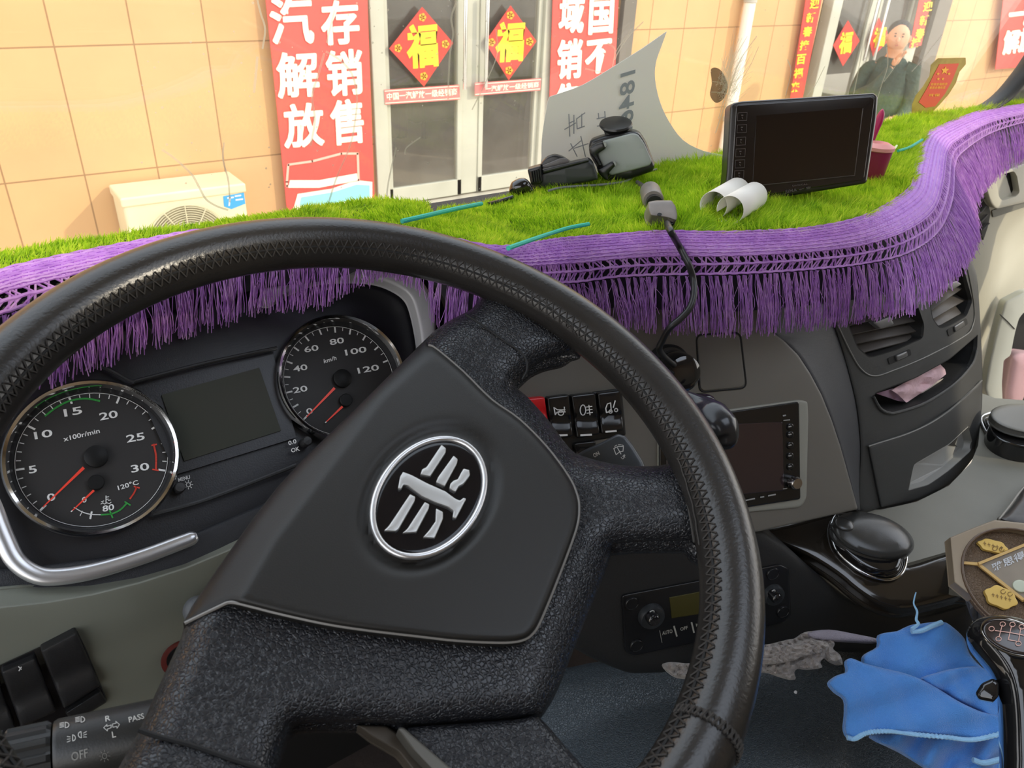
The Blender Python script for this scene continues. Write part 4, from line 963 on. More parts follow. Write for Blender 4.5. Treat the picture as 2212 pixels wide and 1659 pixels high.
marks('temperature_green', [(3.5, list(crom([(219, 1112), (241, 1110), (260, 1101), (274, 1087)], 4))), (3.5, [(237, 1103), (243, 1118)]), (3, [(270, 1084), (281, 1091)])], DF, 3, GRN, t, off=.0005)
marks('temperature_red', [(3.5, list(crom([(281, 1077), (290, 1064), (295, 1052)], 4))), (3, [(290, 1051), (301, 1054)])], DF, 3, RDA, t, off=.0005)
mb = MB(); mb.add(*text_geo('120°C', DF, (256, 1059), (300, 1046), (253, 1049), .0004)); mb.add(*text_geo('80', DF, (222, 1106), (247, 1101), (221, 1093), .0004)); mb.add(*text_geo('0', DF, (178, 1087), (188, 1084), (176, 1075), .0004)); mb.build('numerals', WHT, t, smooth=False)
marks('thermometer_icon', [(2, [(229, 1071), (229, 1086)]), (1.5, [(229, 1074), (235, 1073)]), (1.5, [(229, 1079), (234, 1078)]), (1.5, [(218, 1089), (222, 1086), (226, 1089), (231, 1086), (236, 1088), (240, 1085)]), (1.5, [(219, 1084), (224, 1082)]), (1.5, [(234, 1081), (239, 1080)])], DF, 1.5, WHT, t, off=.0005)
t, DF, c, R = gauge('speedometer', '', (738, 819), 277, [(657, 905), (625, 847), (628, 784), (665, 734), (724, 717), (782, 738), (820, 786)], 4, [('0', 669, 888), ('20', 649, 841), ('40', 649, 795), ('60', 673, 753), ('80', 728, 737), ('100', 769, 758), ('120', 796, 797)], 12.5)
needle(DF, t, (723, 838), (660, 903), (738, 819), 2.8); needle(DF, t, (740, 878), (704, 912), (745, 866), 2.4, .0055)
text('unit_text', 'km/h', DF, (700, 785), (727, 777), (699, 776), WHT, t)
puff('display', [(349, 853), (560, 794), (607, 930), (398, 996)], G, mat('lcd_olive', (.030, .028, .020), .5, vary=(14, '2a3024', .3), spec=.3), clu, thick=.003, off=.0015)
puff('display_surround', [(300, 845), (590, 765), (640, 945), (380, 1025)], G, mat('cluster_black', (.02, .02, .02), .35), clu, thick=.003, off=-.0005, holes=[[(351, 854), (559, 795), (605, 929), (399, 994)]])
tube('lens_ridge', crom([G(x, y, .002) for x, y in ((206, 787), (240, 800), (285, 824), (305, 820), (450, 783), (598, 752))], 5), .0016, BLK, clu, seg=8)
tube('lower_ridge', crom([G(x, y, .004) for x, y in ((330, 1112), (430, 1085), (520, 1052), (640, 1005))], 5), .0018, BLK, clu, seg=8)
mb = MB(); mb.add(*text_geo('MENU', G, (386, 1041), (411, 1034), (384, 1033), .0006)); mb.add(*text_geo('0.0', G, (624, 962), (641, 957), (622, 953), .0006)); mb.add(*text_geo('OK', G, (630, 978), (648, 973), (628, 969), .0006)); mb.build('lettering', WHT, clu, smooth=False)
mb = marks_geo([(1.6, list(arc(407, 1047, 4.5, 4.5, 0, 360, 12)))], G, 1.5, .0006)
for k in range(8):
    a_ = k * math.pi / 4; mb.add(*marks_geo([(1.4, [(407 + 6.5 * math.cos(a_), 1047 + 6.5 * math.sin(a_)), (407 + 9.5 * math.cos(a_), 1047 + 9.5 * math.sin(a_))])], G, 1.4, .0006).__dict__.values())
mb.build('lamp_icon', WHT, clu, smooth=False)
for q in ((386, 1056), (657, 957)): lathe('reset_knob', G(*q, -.004), G.N, [(.004, 0), (.004, .011), (.0032, .0125), (.0002, .0127)], BLK, clu, seg=20)

# ---- driver side lower panel with two blank switches
LP = PY(.47)
GP1 = mat('grey_green_panel', '77796e', .55, bump=('noise', 1600, .00006))
puff('lower_panel', rounded([(-200, 1335), (0, 1309), (100, 1298), (200, 1281), (300, 1256), (400, 1224), (475, 1193), (620, 1130), (800, 1080), (800, 1300), (640, 1450), (420, 1570), (330, 1640), (-200, 1760)], 8), LP, GP1, dash, edge=10, drop=.004, thick=.02, grid=60)
puff('switch_pocket', rounded([(-80, 1470), (0, 1436), (166, 1360), (186, 1400), (232, 1512), (170, 1560), (60, 1610), (-80, 1660)], 5), LP, GLOSS, dash, edge=4, drop=.002, thick=.01, off=.002)
for q, hs in (([(2, 1451), (76, 1420), (122, 1536), (46, 1573)], 1), ([(88, 1405), (165, 1365), (217, 1481), (138, 1531)], 0), ([(-86, 1486), (-10, 1456), (34, 1574), (-40, 1600)], 0), ([(140, 1540), (216, 1492), (232, 1516), (160, 1560)], 0)):
    s_ = puff('rocker_switch', rounded(q, 6), LP, BLK, dash, edge=6, drop=.0035, thick=.012, off=.009, grid=16, hf=lambda x, y, q=q: -.0035 * math.exp(-(((y - (q[0][1] + q[2][1]) / 2 - 10) + (x - (q[0][0] + q[2][0]) / 2) * .45) / 22) ** 2))
    if hs: marks('pictogram', [(2.2, [(40, 1440), (46, 1446)]), (2.2, [(46, 1441), (41, 1449)])], LP, 2, WHT, s_, off=.0096)
lathe('ignition_ring', LP(392, 1415, .0), (0, -1, .1), [(.0125, 0), (.0155, .002), (.0155, .004), (.0118, .005)], mat('ignition_red', '5c2420', .4), dash, seg=36)
lathe('ignition_barrel', LP(392, 1415, .002), (0, -1, .1), [(.0115, 0), (.0115, .003), (.0003, .003)], GLOSS, dash, seg=30)
lathe('column_knob', LP(428, 1318, .02), nz(C0 - LP(428, 1318)), [(.010, -.02), (.0105, 0), (.0085, .004), (.005, .006), (.0003, .0066)], mat('slate_plastic', (.09, .095, .10), .5), dash, seg=28)

# ---- driver facing fascia
FS = Pl(at(1260, 900, .84), (-.29, -.87, .40))
GP2 = mat('grey_brown_fascia', '6a6760', .5, bump=('noise', 1600, .00006))
puff('fascia', rounded([(860, 600), (1100, 560), (1400, 560), (1640, 580), (1666, 716), (1692, 735), (1724, 767), (1750, 807), (1775, 854), (1797, 909), (1815, 963), (1853, 1100), (1730, 1128), (1640, 1148), (1500, 1172), (1250, 1205), (860, 1230)], 5), FS, GP2, dash, edge=5, drop=.002, thick=.02, grid=60)
puff('cover_plate', rounded([(1505, 725), (1597, 720), (1611, 836), (1513, 846)], 14), FS, mat('cover_plate_grey', '65625b', .5, bump=('noise', 1600, .00006)), dash, edge=4, drop=.0014, thick=.004, off=.0012)
tube('plate_gap', [FS(x, y, .0003) for x, y in rounded([(1504, 723), (1599, 718), (1613, 838), (1511, 848)], 15)], .0010, mat('seam_black', '121212', .8), dash, seg=6, closed=True)
puff('switch_bezel', rounded([(1120, 868), (1343, 838), (1352, 940), (1240, 960), (1240, 990), (1120, 990)], 4), FS, mat('bezel_black', (.01, .01, .01), .4), dash, edge=4, drop=.002, thick=.01, off=.002)
REDS = mat('hazard_red', 'd81f26', .35)
SWM = mat('switch_black', (.010, .010, .011), .22)
def switch(q, m, icon=None, bar=None):
    s_ = puff('rocker_switch', rounded(q, 5), FS, m, dash, edge=5, drop=.002, thick=.014, off=.010, grid=10, hf=lambda x, y: -.0040 * math.exp(-((y - (q[0][1] * .38 + q[2][1] * .62)) / 12) ** 2))
    if icon: marks('pictogram', icon, FS, 2, WHT, s_, off=.0112)
    if bar: marks('indicator_bar', [(4, bar)], FS, 4, WHT, s_, off=.0108)
    return s_
switch([(1128, 862), (1176, 857), (1184, 910), (1140, 950)], REDS)
k = lambda P: [(x / 3.352 + 1040, y / 3.352 + 660) for x, y in P]
switch([(1182, 858), (1229, 852), (1238, 942), (1192, 952)], SWM, [(2.6, k([(525, 738), (535, 790)])), (2.2, k([(525, 738), (550, 755), (605, 755)])), (2.2, k([(535, 790), (548, 772), (608, 770)])), (2.2, [tuple(p) for p in arc(1040 + 575 / 3.352, 660 + 778 / 3.352, 6, 5, 0, 360, 14)]), (2.2, k([(600, 735), (600, 765)]))], k([(556, 941), (620, 938)]))
switch([(1234, 854), (1286, 848), (1296, 938), (1246, 947)], SWM, [(2.2, [tuple(p) for p in arc(1040 + 735 / 3.352, 660 + 757 / 3.352, 6, 11, 0, 360, 16)]), (2, k([(760, 735), (800, 730)])), (2, k([(762, 757), (802, 752)])), (2, k([(764, 780), (804, 774)])), (2, k([(778, 722), (786, 792)]))], k([(720, 940), (796, 935)]))
switch([(1291, 849), (1340, 843), (1347, 930), (1299, 938)], SWM, [(2.4, k([(900, 745), (912, 712), (935, 705), (940, 765), (905, 775), (900, 745)])), (2, [tuple(p) for p in arc(1040 + 935 / 3.352, 660 + 768 / 3.352, 3.6, 3.6, 0, 360, 10)]), (2, [tuple(p) for p in arc(1040 + 975 / 3.352, 660 + 757 / 3.352, 3.6, 3.6, 0, 360, 10)]), (2.6, k([(968, 690), (955, 738)]))], k([(902, 914), (975, 908)]))
switch([(1240, 958), (1286, 952), (1292, 990), (1248, 996)], SWM)
# black power plug beside the rim
PLUGC = FS(1440, 795)
plug = thing('power_plug', 'round black power plug pushed into the fascia beside the steering wheel rim', 'plug', PLUGC)
lathe('collar', PLUGC, FS.N, [(.027, 0), (.027, .006), (.024, .009), (.020, .009)], BLK, plug, seg=40)
pa = nz(FS.N + np.array((0, -.1, -.1)))
lathe('plug_body', PLUGC + FS.N * .008, pa, [(.020, 0), (.022, .004), (.022, .022), (.020, .030), (.012, .034), (.0003, .035)], GLOSS, plug, seg=40)
# head unit
hu = thing('head_unit', 'double height car stereo with dark blank screen in the fascia right of the rim', 'car stereo', FS(1580, 1090))
puff('surround', rounded([(1420, 905), (1728, 863), (1744, 868, 5), (1746, 900), (1742, 1078), (1730, 1096), (1600, 1108), (1420, 1135)], 12), FS, mat('pale_surround', '8d8d84', .5), hu, edge=6, drop=.002, thick=.012, off=.003)
puff('front_panel', rounded([(1425, 912), (1560, 892), (1726, 868), (1729, 1078), (1600, 1098), (1425, 1124)], 5), FS, mat('stereo_black', (.008, .008, .008), .25), hu, edge=4, drop=.001, thick=.01, off=.006)
puff('screen', rounded([(1440, 938), (1600, 915), (1690, 911), (1694, 1059), (1600, 1068), (1440, 1095)], 3), FS, mat('screen_dark_red', (.028, .017, .020), .18, coat=.5), hu, edge=2, drop=.0006, thick=.003, off=.0068)
marks('button_print', [(3, [(1610, 1081), (1630, 1077)]), (2.5, [(1643, 1074), (1650, 1073)]), (3, [(1660, 1071), (1675, 1068)]), (3, [(1692, 898), (1697, 897)]), (2, [(1693, 908), (1706, 907)]), (2, [(1692, 1056), (1700, 1055)])], FS, 3, mat('dim_print', '9a9a98', .6), hu, off=.0072)
for y in (922, 939, 962, 985, 1008): lathe('button', FS(1706, y, .006), FS.N, [(.0042, 0), (.0042, .0016), (.0032, .0022), (.0002, .0022)], mat('stereo_black', (.008, .008, .008), .25), hu, seg=16)
marks('button_marks', [(2.6, [(1704, y), (1709, y - 1)]) for y in (922, 939, 962, 985, 1008)], FS, 2.6, mat('dim_print', '9a9a98', .6), hu, off=.0086)
lathe('volume_knob', FS(1709, 1040, .006), FS.N, [(.0078, 0), (.0078, .010), (.0062, .0125), (.0002, .013)], mat('dark_chrome', (.35, .34, .34), .15, 1), hu, seg=28)

# ---- lower centre with climate panel
FL = Pl(at(1450, 1300, .93), (-.32, -.90, .16))
puff('lower_fascia', rounded([(1150, 1190), (1400, 1165), (1640, 1140), (1700, 1180), (1760, 1235), (1830, 1290), (1900, 1322), (1990, 1330), (2100, 1300), (2100, 1420), (1850, 1410), (1700, 1398), (1560, 1420), (1440, 1452), (1360, 1455), (1290, 1428), (1235, 1398), (1190, 1340)], 18), FL, mat('lower_dash_black', (.020, .020, .020), .5, bump=('leather', 900, .0001)), dash, edge=26, drop=.012, thick=.05, grid=30)
cp = thing('climate_panel', 'black heater control panel with rotary knobs and olive display under the stereo', 'climate control', FL(1500, 1400))
CPB = mat('climate_black', (.010, .010, .011), .3)
puff('face_plate', rounded([(1343, 1286), (1500, 1256), (1684, 1219), (1704, 1228), (1708, 1330), (1690, 1346), (1500, 1388), (1372, 1416), (1350, 1408)], 8), FL, CPB, cp, edge=5, drop=.002, thick=.012, off=.004)
puff('display', [(1446, 1291), (1535, 1274), (1540, 1322), (1451, 1336)], FL, mat('olive_lcd', (.060, .052, .012), .3), cp, edge=2, drop=.0005, thick=.002, off=.0052)
for x, y, r in ((1405, 1328, .0165), (1668, 1282, .014)):
    lathe('knob_base', FL(x, y, .004), FL.N, [(r, 0), (r, .004), (r * .9, .008), (r * .55, .009)], mat('knob_slate', (.03, .033, .036), .3), cp, seg=36)
    lathe('knob', FL(x, y, .010), FL.N, [(r * .5, 0), (r * .5, .010), (r * .38, .013), (.0002, .0132)], GLOSS, cp, seg=28)
    tube('knob_highlight_ring', [FL(x, y, .0235) + np.array(v) for v in [(r * .36 * math.cos(a), 0, r * .36 * math.sin(a)) for a in np.linspace(.2, 1.9, 10)]], .0007, mat('knob_highlight', 'b0b0ac', .4), cp, seg=6)  # pale arc paints a highlight onto the knob top
for x, y in ((1364, 1302), (1374, 1393), (1668, 1238), (1690, 1320)): lathe('round_button', FL(x, y, .004), FL.N, [(.0085, 0), (.0085, .002), (.0078, .003), (.0075, .0022), (.0002, .0022)], CPB, cp, seg=28)
mb = marks_geo([(3.5, [(1456, 1353), (1462, 1374)]), (3.5, [(1494, 1345), (1499, 1366)]), (1, [(1425, 1362), (1430, 1388)])], FL, 3, .0058)
mb.add(*text_geo('AUTO', FL, (1431, 1372), (1453, 1367), (1430, 1364), .0058)); mb.add(*text_geo('OFF', FL, (1470, 1363), (1486, 1359), (1469, 1356), .0058)); mb.add(*text_geo('MODE', FL, (1504, 1354), (1524, 1350), (1503, 1347), .0058))
mb.build('lettering', mat('climate_print', 'a8a69c', .6), cp, smooth=False)

# ---- centre stack
SP0 = Pl((0, .52, 2.0), (0, -.957, .29))
def sh(p): return .022 * (1 - ((p[0] - 1.02) / .20) ** 2)
SS = Dome(SP0.P, SP0.N, lambda p: max(sh(p), -.05))
stk = thing('center_stack', 'dark grey centre stack with two air vents, an open tray and a scooped drawer', 'center console', SS(1990, 1070))
tray = rounded([(2112, 722, 2), (2111, 753), (2100, 787), (2061, 829), (1999, 869), (1941, 889), (1920, 891), (1902, 881), (1886, 855), (1892, 847, 2), (1977, 815), (2050, 775)], 8)
ventL = rounded([(1828, 694), (1900, 672), (1981, 655), (1997, 702), (1994, 731), (1935, 757), (1878, 774), (1852, 752)], 9)
ventR = rounded([(2000, 610), (2068, 560), (2082, 580), (2101, 650), (2088, 684), (2055, 703), (2030, 711), (2014, 690)], 9)
scoop = rounded([(1962, 1060, 3), (1974, 1003), (2050, 959), (2092, 920, 2), (2101, 956), (2097, 975), (2050, 1017), (2006, 1048)], 8)
front = crom([(1762, 600), (1800, 700), (1828, 790), (1850, 880), (1858, 980), (1853, 1098), (1903, 1099), (1980, 1082), (2050, 1046), (2098, 995), (2113, 958), (2120, 880), (2122, 800), (2114, 640), (2104, 575), (2070, 530), (1950, 560)], 5, True)
STM = mat('stack_plastic', (.043, .044, .043), .5, bump=('leather', 1000, .0001))
puff('body', front, SS, STM, stk, edge=8, drop=.004, thick=.006, grid=26, holes=[tray, ventL, ventR, scoop])
c0 = [(1640, 600), (1666, 716), (1692, 735), (1724, 767), (1750, 807), (1775, 854), (1797, 909), (1815, 963), (1853, 1100)]
cL = [(1762, 600), (1800, 700), (1812, 735), (1826, 780), (1838, 825), (1848, 870), (1855, 925), (1858, 985), (1853, 1098)]
loft('side_panel', [[FS(x, y, -.003) for x, y in c0], [FS(x, y, 0) * .45 + SS(x2, y2, -.004) * .55 + np.array((0, -.004, 0)) for (x, y), (x2, y2) in zip(c0, cL)], [SS(x, y, -.002) for x, y in cL]], mat('stack_side', (.024, .026, .032), .5, bump=('leather', 1000, .0001)), stk)
cR = [(2100, 565), (2108, 600), (2114, 640), (2122, 800), (2120, 880), (2113, 958), (2098, 995)]
loft('side_panel', [[SS(x, y, -.002) for x, y in cR], [SS(x, y, -.002) + np.array((.03, .05, 0)) for x, y in cR], [SS(x, y, -.002) + np.array((.04, .20, 0)) for x, y in cR]], mat('stack_side', (.024, .026, .032), .5), stk)
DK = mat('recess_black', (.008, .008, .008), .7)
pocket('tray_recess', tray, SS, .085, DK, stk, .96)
tube('tray_lip', crom([SS(x, y, .001) for x, y in ((2110, 757), (2099, 788), (2061, 830), (1999, 870), (1941, 890), (1920, 892), (1901, 882), (1886, 856))], 6), .0022, STM, stk, seg=8)
for nm, vo, slats, tab, wheel_ in (('air_vent', ventL, [((1832, 703), (1982, 668)), ((1838, 722), (1990, 690)), ((1848, 742), (1996, 712)), ((1862, 762), (1992, 728))], [(1884, 697), (1923, 683), (1931, 700), (1902, 711)], [(1922, 773), (1966, 757)]),
                                   ('air_vent', ventR, [((2003, 648), (2081, 590)), ((2008, 672), (2091, 614)), ((2013, 690), (2098, 640)), ((2024, 706), (2098, 664))], [(2036, 616), (2066, 606), (2077, 614), (2054, 628)], [(2050, 712), (2088, 690)])):
    p = pocket(nm, vo, SS, .05, DK, stk, .9)
    for a, b in slats:
        A, B = SS(*a, -.010), SS(*b, -.010); Mi = SS((a[0] + b[0]) / 2, (a[1] + b[1]) / 2, -.008)
        fr_ = crom([A, Mi, B], 6); inn = np.array((0, .026, .010)); th_ = np.array((0, .0005, -.0018)); build('slat', *loft_geo([fr_ + inn, fr_, fr_ + th_, fr_ + inn + th_]), mat('slat_grey', (.085, .076, .068), .4), p, sharp=60)
    puff('direction_tab', rounded(tab, 3), SS, mat('tab_grey', (.16, .16, .16), .4), p, edge=4, drop=.002, thick=.006, off=.002)
    (x0, y0), (x1, y1) = wheel_; dx, dy = (x1 - x0), (y1 - y0)
    puff('wheel_recess', rounded([(x0 - 4, y0 + 1), (x1, y1 - 3), (x1 + 3, y1 + 10), (x0, y0 + 15)], 3), SS, DK, p, thick=.003, off=.001)
    puff('thumb_wheel', rounded([(x0 + dx * .3, y0 + dy * .3), (x0 + dx * .85, y0 + dy * .85 - 1), (x0 + dx * .9, y0 + dy * .85 + 10), (x0 + dx * .36, y0 + dy * .3 + 12)], 3), SS, mat('thumb_wheel', (.12, .12, .12), .25), p, edge=4, drop=.0015, thick=.004, off=.0035)
tube('vent_surround_edge', crom([SS(x, y, .0006) for x, y in ((1808, 700), (1838, 762), (1860, 797), (1887, 812), (1927, 801), (2006, 768), (2086, 724), (2101, 702), (2105, 674), (2098, 620), (2085, 560))], 6), .0011, mat('edge_grey', (.12, .12, .11), .4), stk, seg=6)
drw = puff('drawer', rounded([(1876, 964), (1977, 930), (2050, 887), (2119, 826), (2120, 930), (2110, 978), (2096, 997), (2052, 1046), (1980, 1080), (1903, 1097)], 5), SS, STM, stk, edge=6, drop=.002, thick=.006, off=.0035, grid=26, holes=[scoop])
pocket('scoop', scoop, SS, .013, mat('scoop_grey', (.34, .34, .32), .6), drw, .97, off=.003); puff('scoop_shade', [(2048, 961), (2092, 921), (2101, 956), (2097, 970)], SS, DK, drw, thick=.001, off=-.008)  # black sheet stands in for shade in the scoop's upper corner
tube('drawer_edge', crom([SS(x, y, .0036) for x, y in ((1876, 964), (1977, 930), (2050, 887), (2121, 822))], 8), .0014, mat('edge_grey', (.12, .12, .11), .4), stk, seg=6)
# pink tissue in the tray
nap = thing('tissue', 'folded pale pink tissue lying in the open tray of the centre stack', 'tissue', SS(1960, 868, -.01))
PNK = mat('pink_paper', 'd9b6bd', .8, bump=('noise', 120, .002))
wr = lambda x, y: .003 * math.sin(x * .13 + y * .05) + .002 * math.sin(y * .21)
puff('folded_sheet', rounded([(1926, 843), (1990, 808), (2030, 786), (2041, 797), (2044, 808), (2012, 834), (1958, 870), (1940, 852)], 2), SS, PNK, nap, thick=.0012, off=-.010, grid=8, hf=wr)
puff('under_fold', rounded([(1893, 850), (1930, 839), (1960, 869), (1940, 866)], 2), SS, mat('mauve_paper', 'a98aa0', .8), nap, thick=.001, off=-.016, grid=8, hf=wr)
puff('loose_corner', rounded([(2010, 830), (2046, 814), (2052, 821), (1981, 860)], 2), SS, mat('cream_paper', 'cfc4b8', .8), nap, thick=.001, off=-.020, grid=8)

# ---- passenger side
PP = PY(.78)
BEI = mat('beige_plastic', 'b9b5a2', .55, bump=('noise', 900, .0001), vary=(5, 'a8a490', .35))
puff('passenger_panel', rounded([(2040, 420), (2140, 340), (2212, 300), (2420, 200), (2420, 1000), (2212, 960), (2080, 940)], 8), PP, BEI, dash, thick=.02, grid=40, hf=lambda x, y: -.03 * sstep(2140, 2190, x) * sstep(430, 520, y))
puff('side_vent', rounded([(2105, 398), (2120, 388), (2140, 460), (2134, 490), (2124, 520), (2112, 470)], 3), PP, DK, dash, thick=.004, off=.002)
for k_ in range(5): tube('vent_slat', [PP(2110 + k_ * 3, 425 + k_ * 18, .006), PP(2122 + k_ * 3.4, 410 + k_ * 18, .006)], .0035, mat('tab_grey', (.16, .16, .16), .4), dash, seg=8, flat=.4)
WFR = mat('white_handle_frame', 'd9d6c4', .45)
fr = puff('handle_frame', rounded([(2124, 388), (2186, 363), (2230, 345), (2300, 320), (2300, 420), (2212, 437), (2150, 452), (2139, 440)], 8), PP, WFR, dash, edge=6, drop=.005, thick=.015, off=.02, holes=[rounded([(2151, 382), (2190, 369), (2197, 380), (2203, 415), (2196, 424), (2165, 434), (2158, 425)], 5)])
puff('handle_cover', rounded([(2151, 382), (2172, 376), (2186, 424), (2165, 433), (2158, 425)], 4), PP, mat('pale_insert', 'c2c0b2', .5), fr, thick=.005, off=.010)
puff('handle_recess', rounded([(2145, 380), (2200, 365), (2210, 425), (2160, 438)], 4), PP, DK, fr, thick=.004, off=.004)
puff('shadow_groove', rounded([(2143, 455), (2212, 430), (2300, 405), (2300, 425), (2212, 448), (2146, 470)], 3), PP, mat('groove_shade', '6a6a60', .6), dash, thick=.004, off=.002)  # flat grey strip paints the shadow of a groove below the handle frame
# passenger door frame with dark pocket and a pink cushion
DP = Pl((1.9, 0, 0), (-.8, -.6, 0)); DP = Pl(PY(.72)(2180, 740), (-.5, -.86, .1))
pf = thing('door_pocket', 'pale plastic pocket frame on the passenger side beyond the centre stack', 'door pocket', DP(2160, 880))
puff('frame', rounded([(2212, 630), (2169, 652), (2161, 680), (2150, 720), (2136, 782), (2126, 840), (2140, 880), (2200, 900), (2420, 900), (2420, 600)], 8), DP, mat('pale_frame', 'c6c7ba', .5), pf, edge=8, drop=.006, thick=.02, holes=[rounded([(2212, 674), (2201, 688), (2194, 712), (2189, 735), (2183, 768), (2168, 778), (2164, 830), (2166, 872), (2210, 885), (2380, 885), (2380, 660)], 6)])
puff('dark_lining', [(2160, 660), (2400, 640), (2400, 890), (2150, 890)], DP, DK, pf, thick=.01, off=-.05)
tube('panel_gap', [DP(2160, 679, .001), DP(2176, 694, .001), DP(2192, 711, .001)], .0012, DK, pf, seg=6)
cu_ = puff('cushion', rounded([(2182, 768), (2200, 760), (2420, 790), (2420, 900), (2200, 890), (2172, 876), (2168, 850)], 14), DP, mat('pink_fabric', 'c9a2a8', .9, bump=('noise', 900, .0006), sheen=.3), None, edge=22, drop=.02, thick=.03, off=-.005, grid=14); tag(cu_, 'pale pink fabric cushion in the pocket at the right edge behind the small lidded cup', 'cushion')

# ---- console top, gloss housing, engine cover
CT = PZ(1.62)
puff('console_top', [(1853, 1100), (1903, 1101), (1980, 1084), (2050, 1049), (2098, 999), (2113, 962), (2121, 880), (2122, 850), (2150, 860), (2420, 880), (2420, 1320), (2060, 1260), (2052, 1190), (1955, 1218), (1900, 1200), (1800, 1130)], CT, mat('console_grey', '8b897e', .55, vary=(9, '7d7b70', .3), bump=('noise', 700, .0002)), dash, thick=.02, grid=40)
HS = Pl(CT(1950, 1160, .004), (-.10, -.30, .95))
HSM = mat('brown_gloss_housing', (.022, .018, .014), .16, coat=.5, vary=(5, '2a241c', .3))
puff('gloss_housing', crom([(1600, 1150), (1700, 1126), (1810, 1100), (1860, 1104), (1900, 1120), (1950, 1180), (1957, 1217), (2052, 1190), (2110, 1200), (2110, 1285), (2080, 1290), (1997, 1312), (1944, 1319), (1895, 1305), (1850, 1277), (1805, 1240), (1740, 1200), (1670, 1172)], 3, True), HS, HSM, dash, edge=18, drop=.012, thick=.02, grid=26, off=.006)
EC = mat('engine_cover_vinyl', (.058, .072, .082), .28, bump=('leather', 300, .0006))
EP = PZ(1.43)
puff('engine_cover', crom([(1150, 1500), (1240, 1440), (1400, 1420), (1700, 1395), (2000, 1360), (2420, 1320), (2500, 1900), (1600, 1960), (1120, 1900)], 4, True), EP, EC, dash, edge=40, drop=.02, thick=.25, grid=40, hf=lambda x, y: .045 * math.exp(-((x - 1640) / 200) ** 2 - ((y - 1680) / 130) ** 2) - .02 * math.exp(-((x - 1850) / 60) ** 2 - ((y - 1660) / 150) ** 2))

# ---- stalks on the steering column
class Cyl:
    def __init__(s, A, B, r): s.A = np.array(A, float); s.D = nz(np.array(B) - A); s.r = r
    def __call__(s, px, py, off=0):
        v = ray(px, py); o = C0 - s.A; vp = v - s.D * np.dot(v, s.D); op = o - s.D * np.dot(o, s.D); a = vp @ vp; b = 2 * (vp @ op); c = op @ op - (s.r + off) ** 2; d = b * b - 4 * a * c
        t = (-b - math.sqrt(max(d, 0))) / (2 * a); return C0 + v * t
    def n(s, px, py): return nz(C0 - s(px, py))
ls = thing('light_stalk', 'black column stalk with light symbols and a ribbed end at the lower left', 'control stalk', at(-30, 1672, .40))
A, B = at(-60, 1665, .395), at(470, 1545, .45)
LS_ = Cyl(A, B, .0165); ax = nz(B - A); STK2 = mat('stalk_black', (.022, .022, .021), .4, bump=('noise', 900, .0001))
lathe('stem', A + ax * .0365, ax, [(.0003, 0), (.0155, 0), (.0165, .002), (.0165, .155), (.0003, .155)], STK2, ls, seg=48)
prof = [(.0003, .014), (.0150, .014), (.0158, .0155), (.0158, .0335), (.0150, .0355), (.0003, .0355)]
V, Fc = lathe_geo(A, ax, prof, 72)
V = [v if (i // 72) not in (2, 3) else v + (nz(v - A - ax * np.dot(v - A, ax)) * (.0008 if (i % 6) < 3 else -.0008)) for i, v in enumerate(V)]
build('ribbed_ring', V, Fc, STK2, ls, sharp=25)
lathe('end_cap', A, ax, [(.0003, -.004), (.009, -.002), (.014, .003), (.0165, .008), (.0165, .0135), (.0003, .0135)], mat('slate_gloss', (.035, .04, .05), .15), ls, seg=40)
q = lambda P: [(x / 2.967, y / 2.967 + 1100) for x, y in P]
DIMW = mat('stalk_print', 'd0cfc9', .6); DIM2 = mat('stalk_print_worn', '8a8984', .6)
def lamp(x0, y0, w, h, flip=1): return [(1.6, q([(x0, y0), (x0, y0 + h), (x0 + flip * w * .35, y0 + h), (x0 + flip * w * .55, y0 + h * .5), (x0 + flip * w * .35, y0), (x0, y0)]))]
def dl(x, y, s=1, n=4, rev=1): return [(1.5, [(x + 0, y - 6 * s), (x + 0, y + 6 * s)]), (1.5, [tuple(p) for p in arc(x, y, 8 * s * rev, 6 * s, -90, 90, 8)])] + [(1.3, [(x - 3 * rev - 9 * s * rev, y - 4.5 * s + i * 3 * s + 1), (x - 3 * rev, y - 4.5 * s + i * 3 * s - (1 if rev > 0 else -1))]) for i in range(n)]
mb = MB()
for L_ in (dl(141, 1566), dl(175, 1554)): mb.add(*(lambda z: (z.V, z.F))(marks_geo(L_, LS_, 1.4, .0004)))
mb.add(*(lambda z: (z.V, z.F))(marks_geo([(1.6, [(157, 1587), (157, 1600)]), (1.6, [tuple(p) for p in arc(157, 1594, 6, 6.5, -90, 90, 7)]), (1.6, [(175, 1580), (176, 1594)]), (1.6, [tuple(p) for p in arc(175, 1587, 6, 6.5, 90, 270, 7)])] + [(1.4, [(145, 1591 + i * 6), (152, 1592 + i * 4)]) for i in range(3)] + [(1.4, [(180, 1584 + i * 4), (187, 1580 + i * 6)]) for i in range(3)], LS_, 1.5, .0004)))
for s_, bl, br, tl in (('R', (228, 1559), (239, 1556), (227, 1547)), ('L', (243, 1594), (251, 1592), (241, 1581)), ('PASS', (279, 1561), (312, 1552), (277, 1549))): mb.add(*text_geo(s_, LS_, bl, br, tl, .0004))
mb.add(*(lambda z: (z.V, z.F))(marks_geo([(1.5, [(224, 1572), (231, 1565), (231, 1569), (240, 1566), (240, 1572), (232, 1575), (232, 1579), (224, 1572)]), (1.5, [(258, 1565), (250, 1558), (251, 1562), (243, 1564), (244, 1571), (252, 1569), (253, 1573), (258, 1565)])], LS_, 1.5, .0004)))
mb.build('symbols', DIMW, ls, smooth=False)
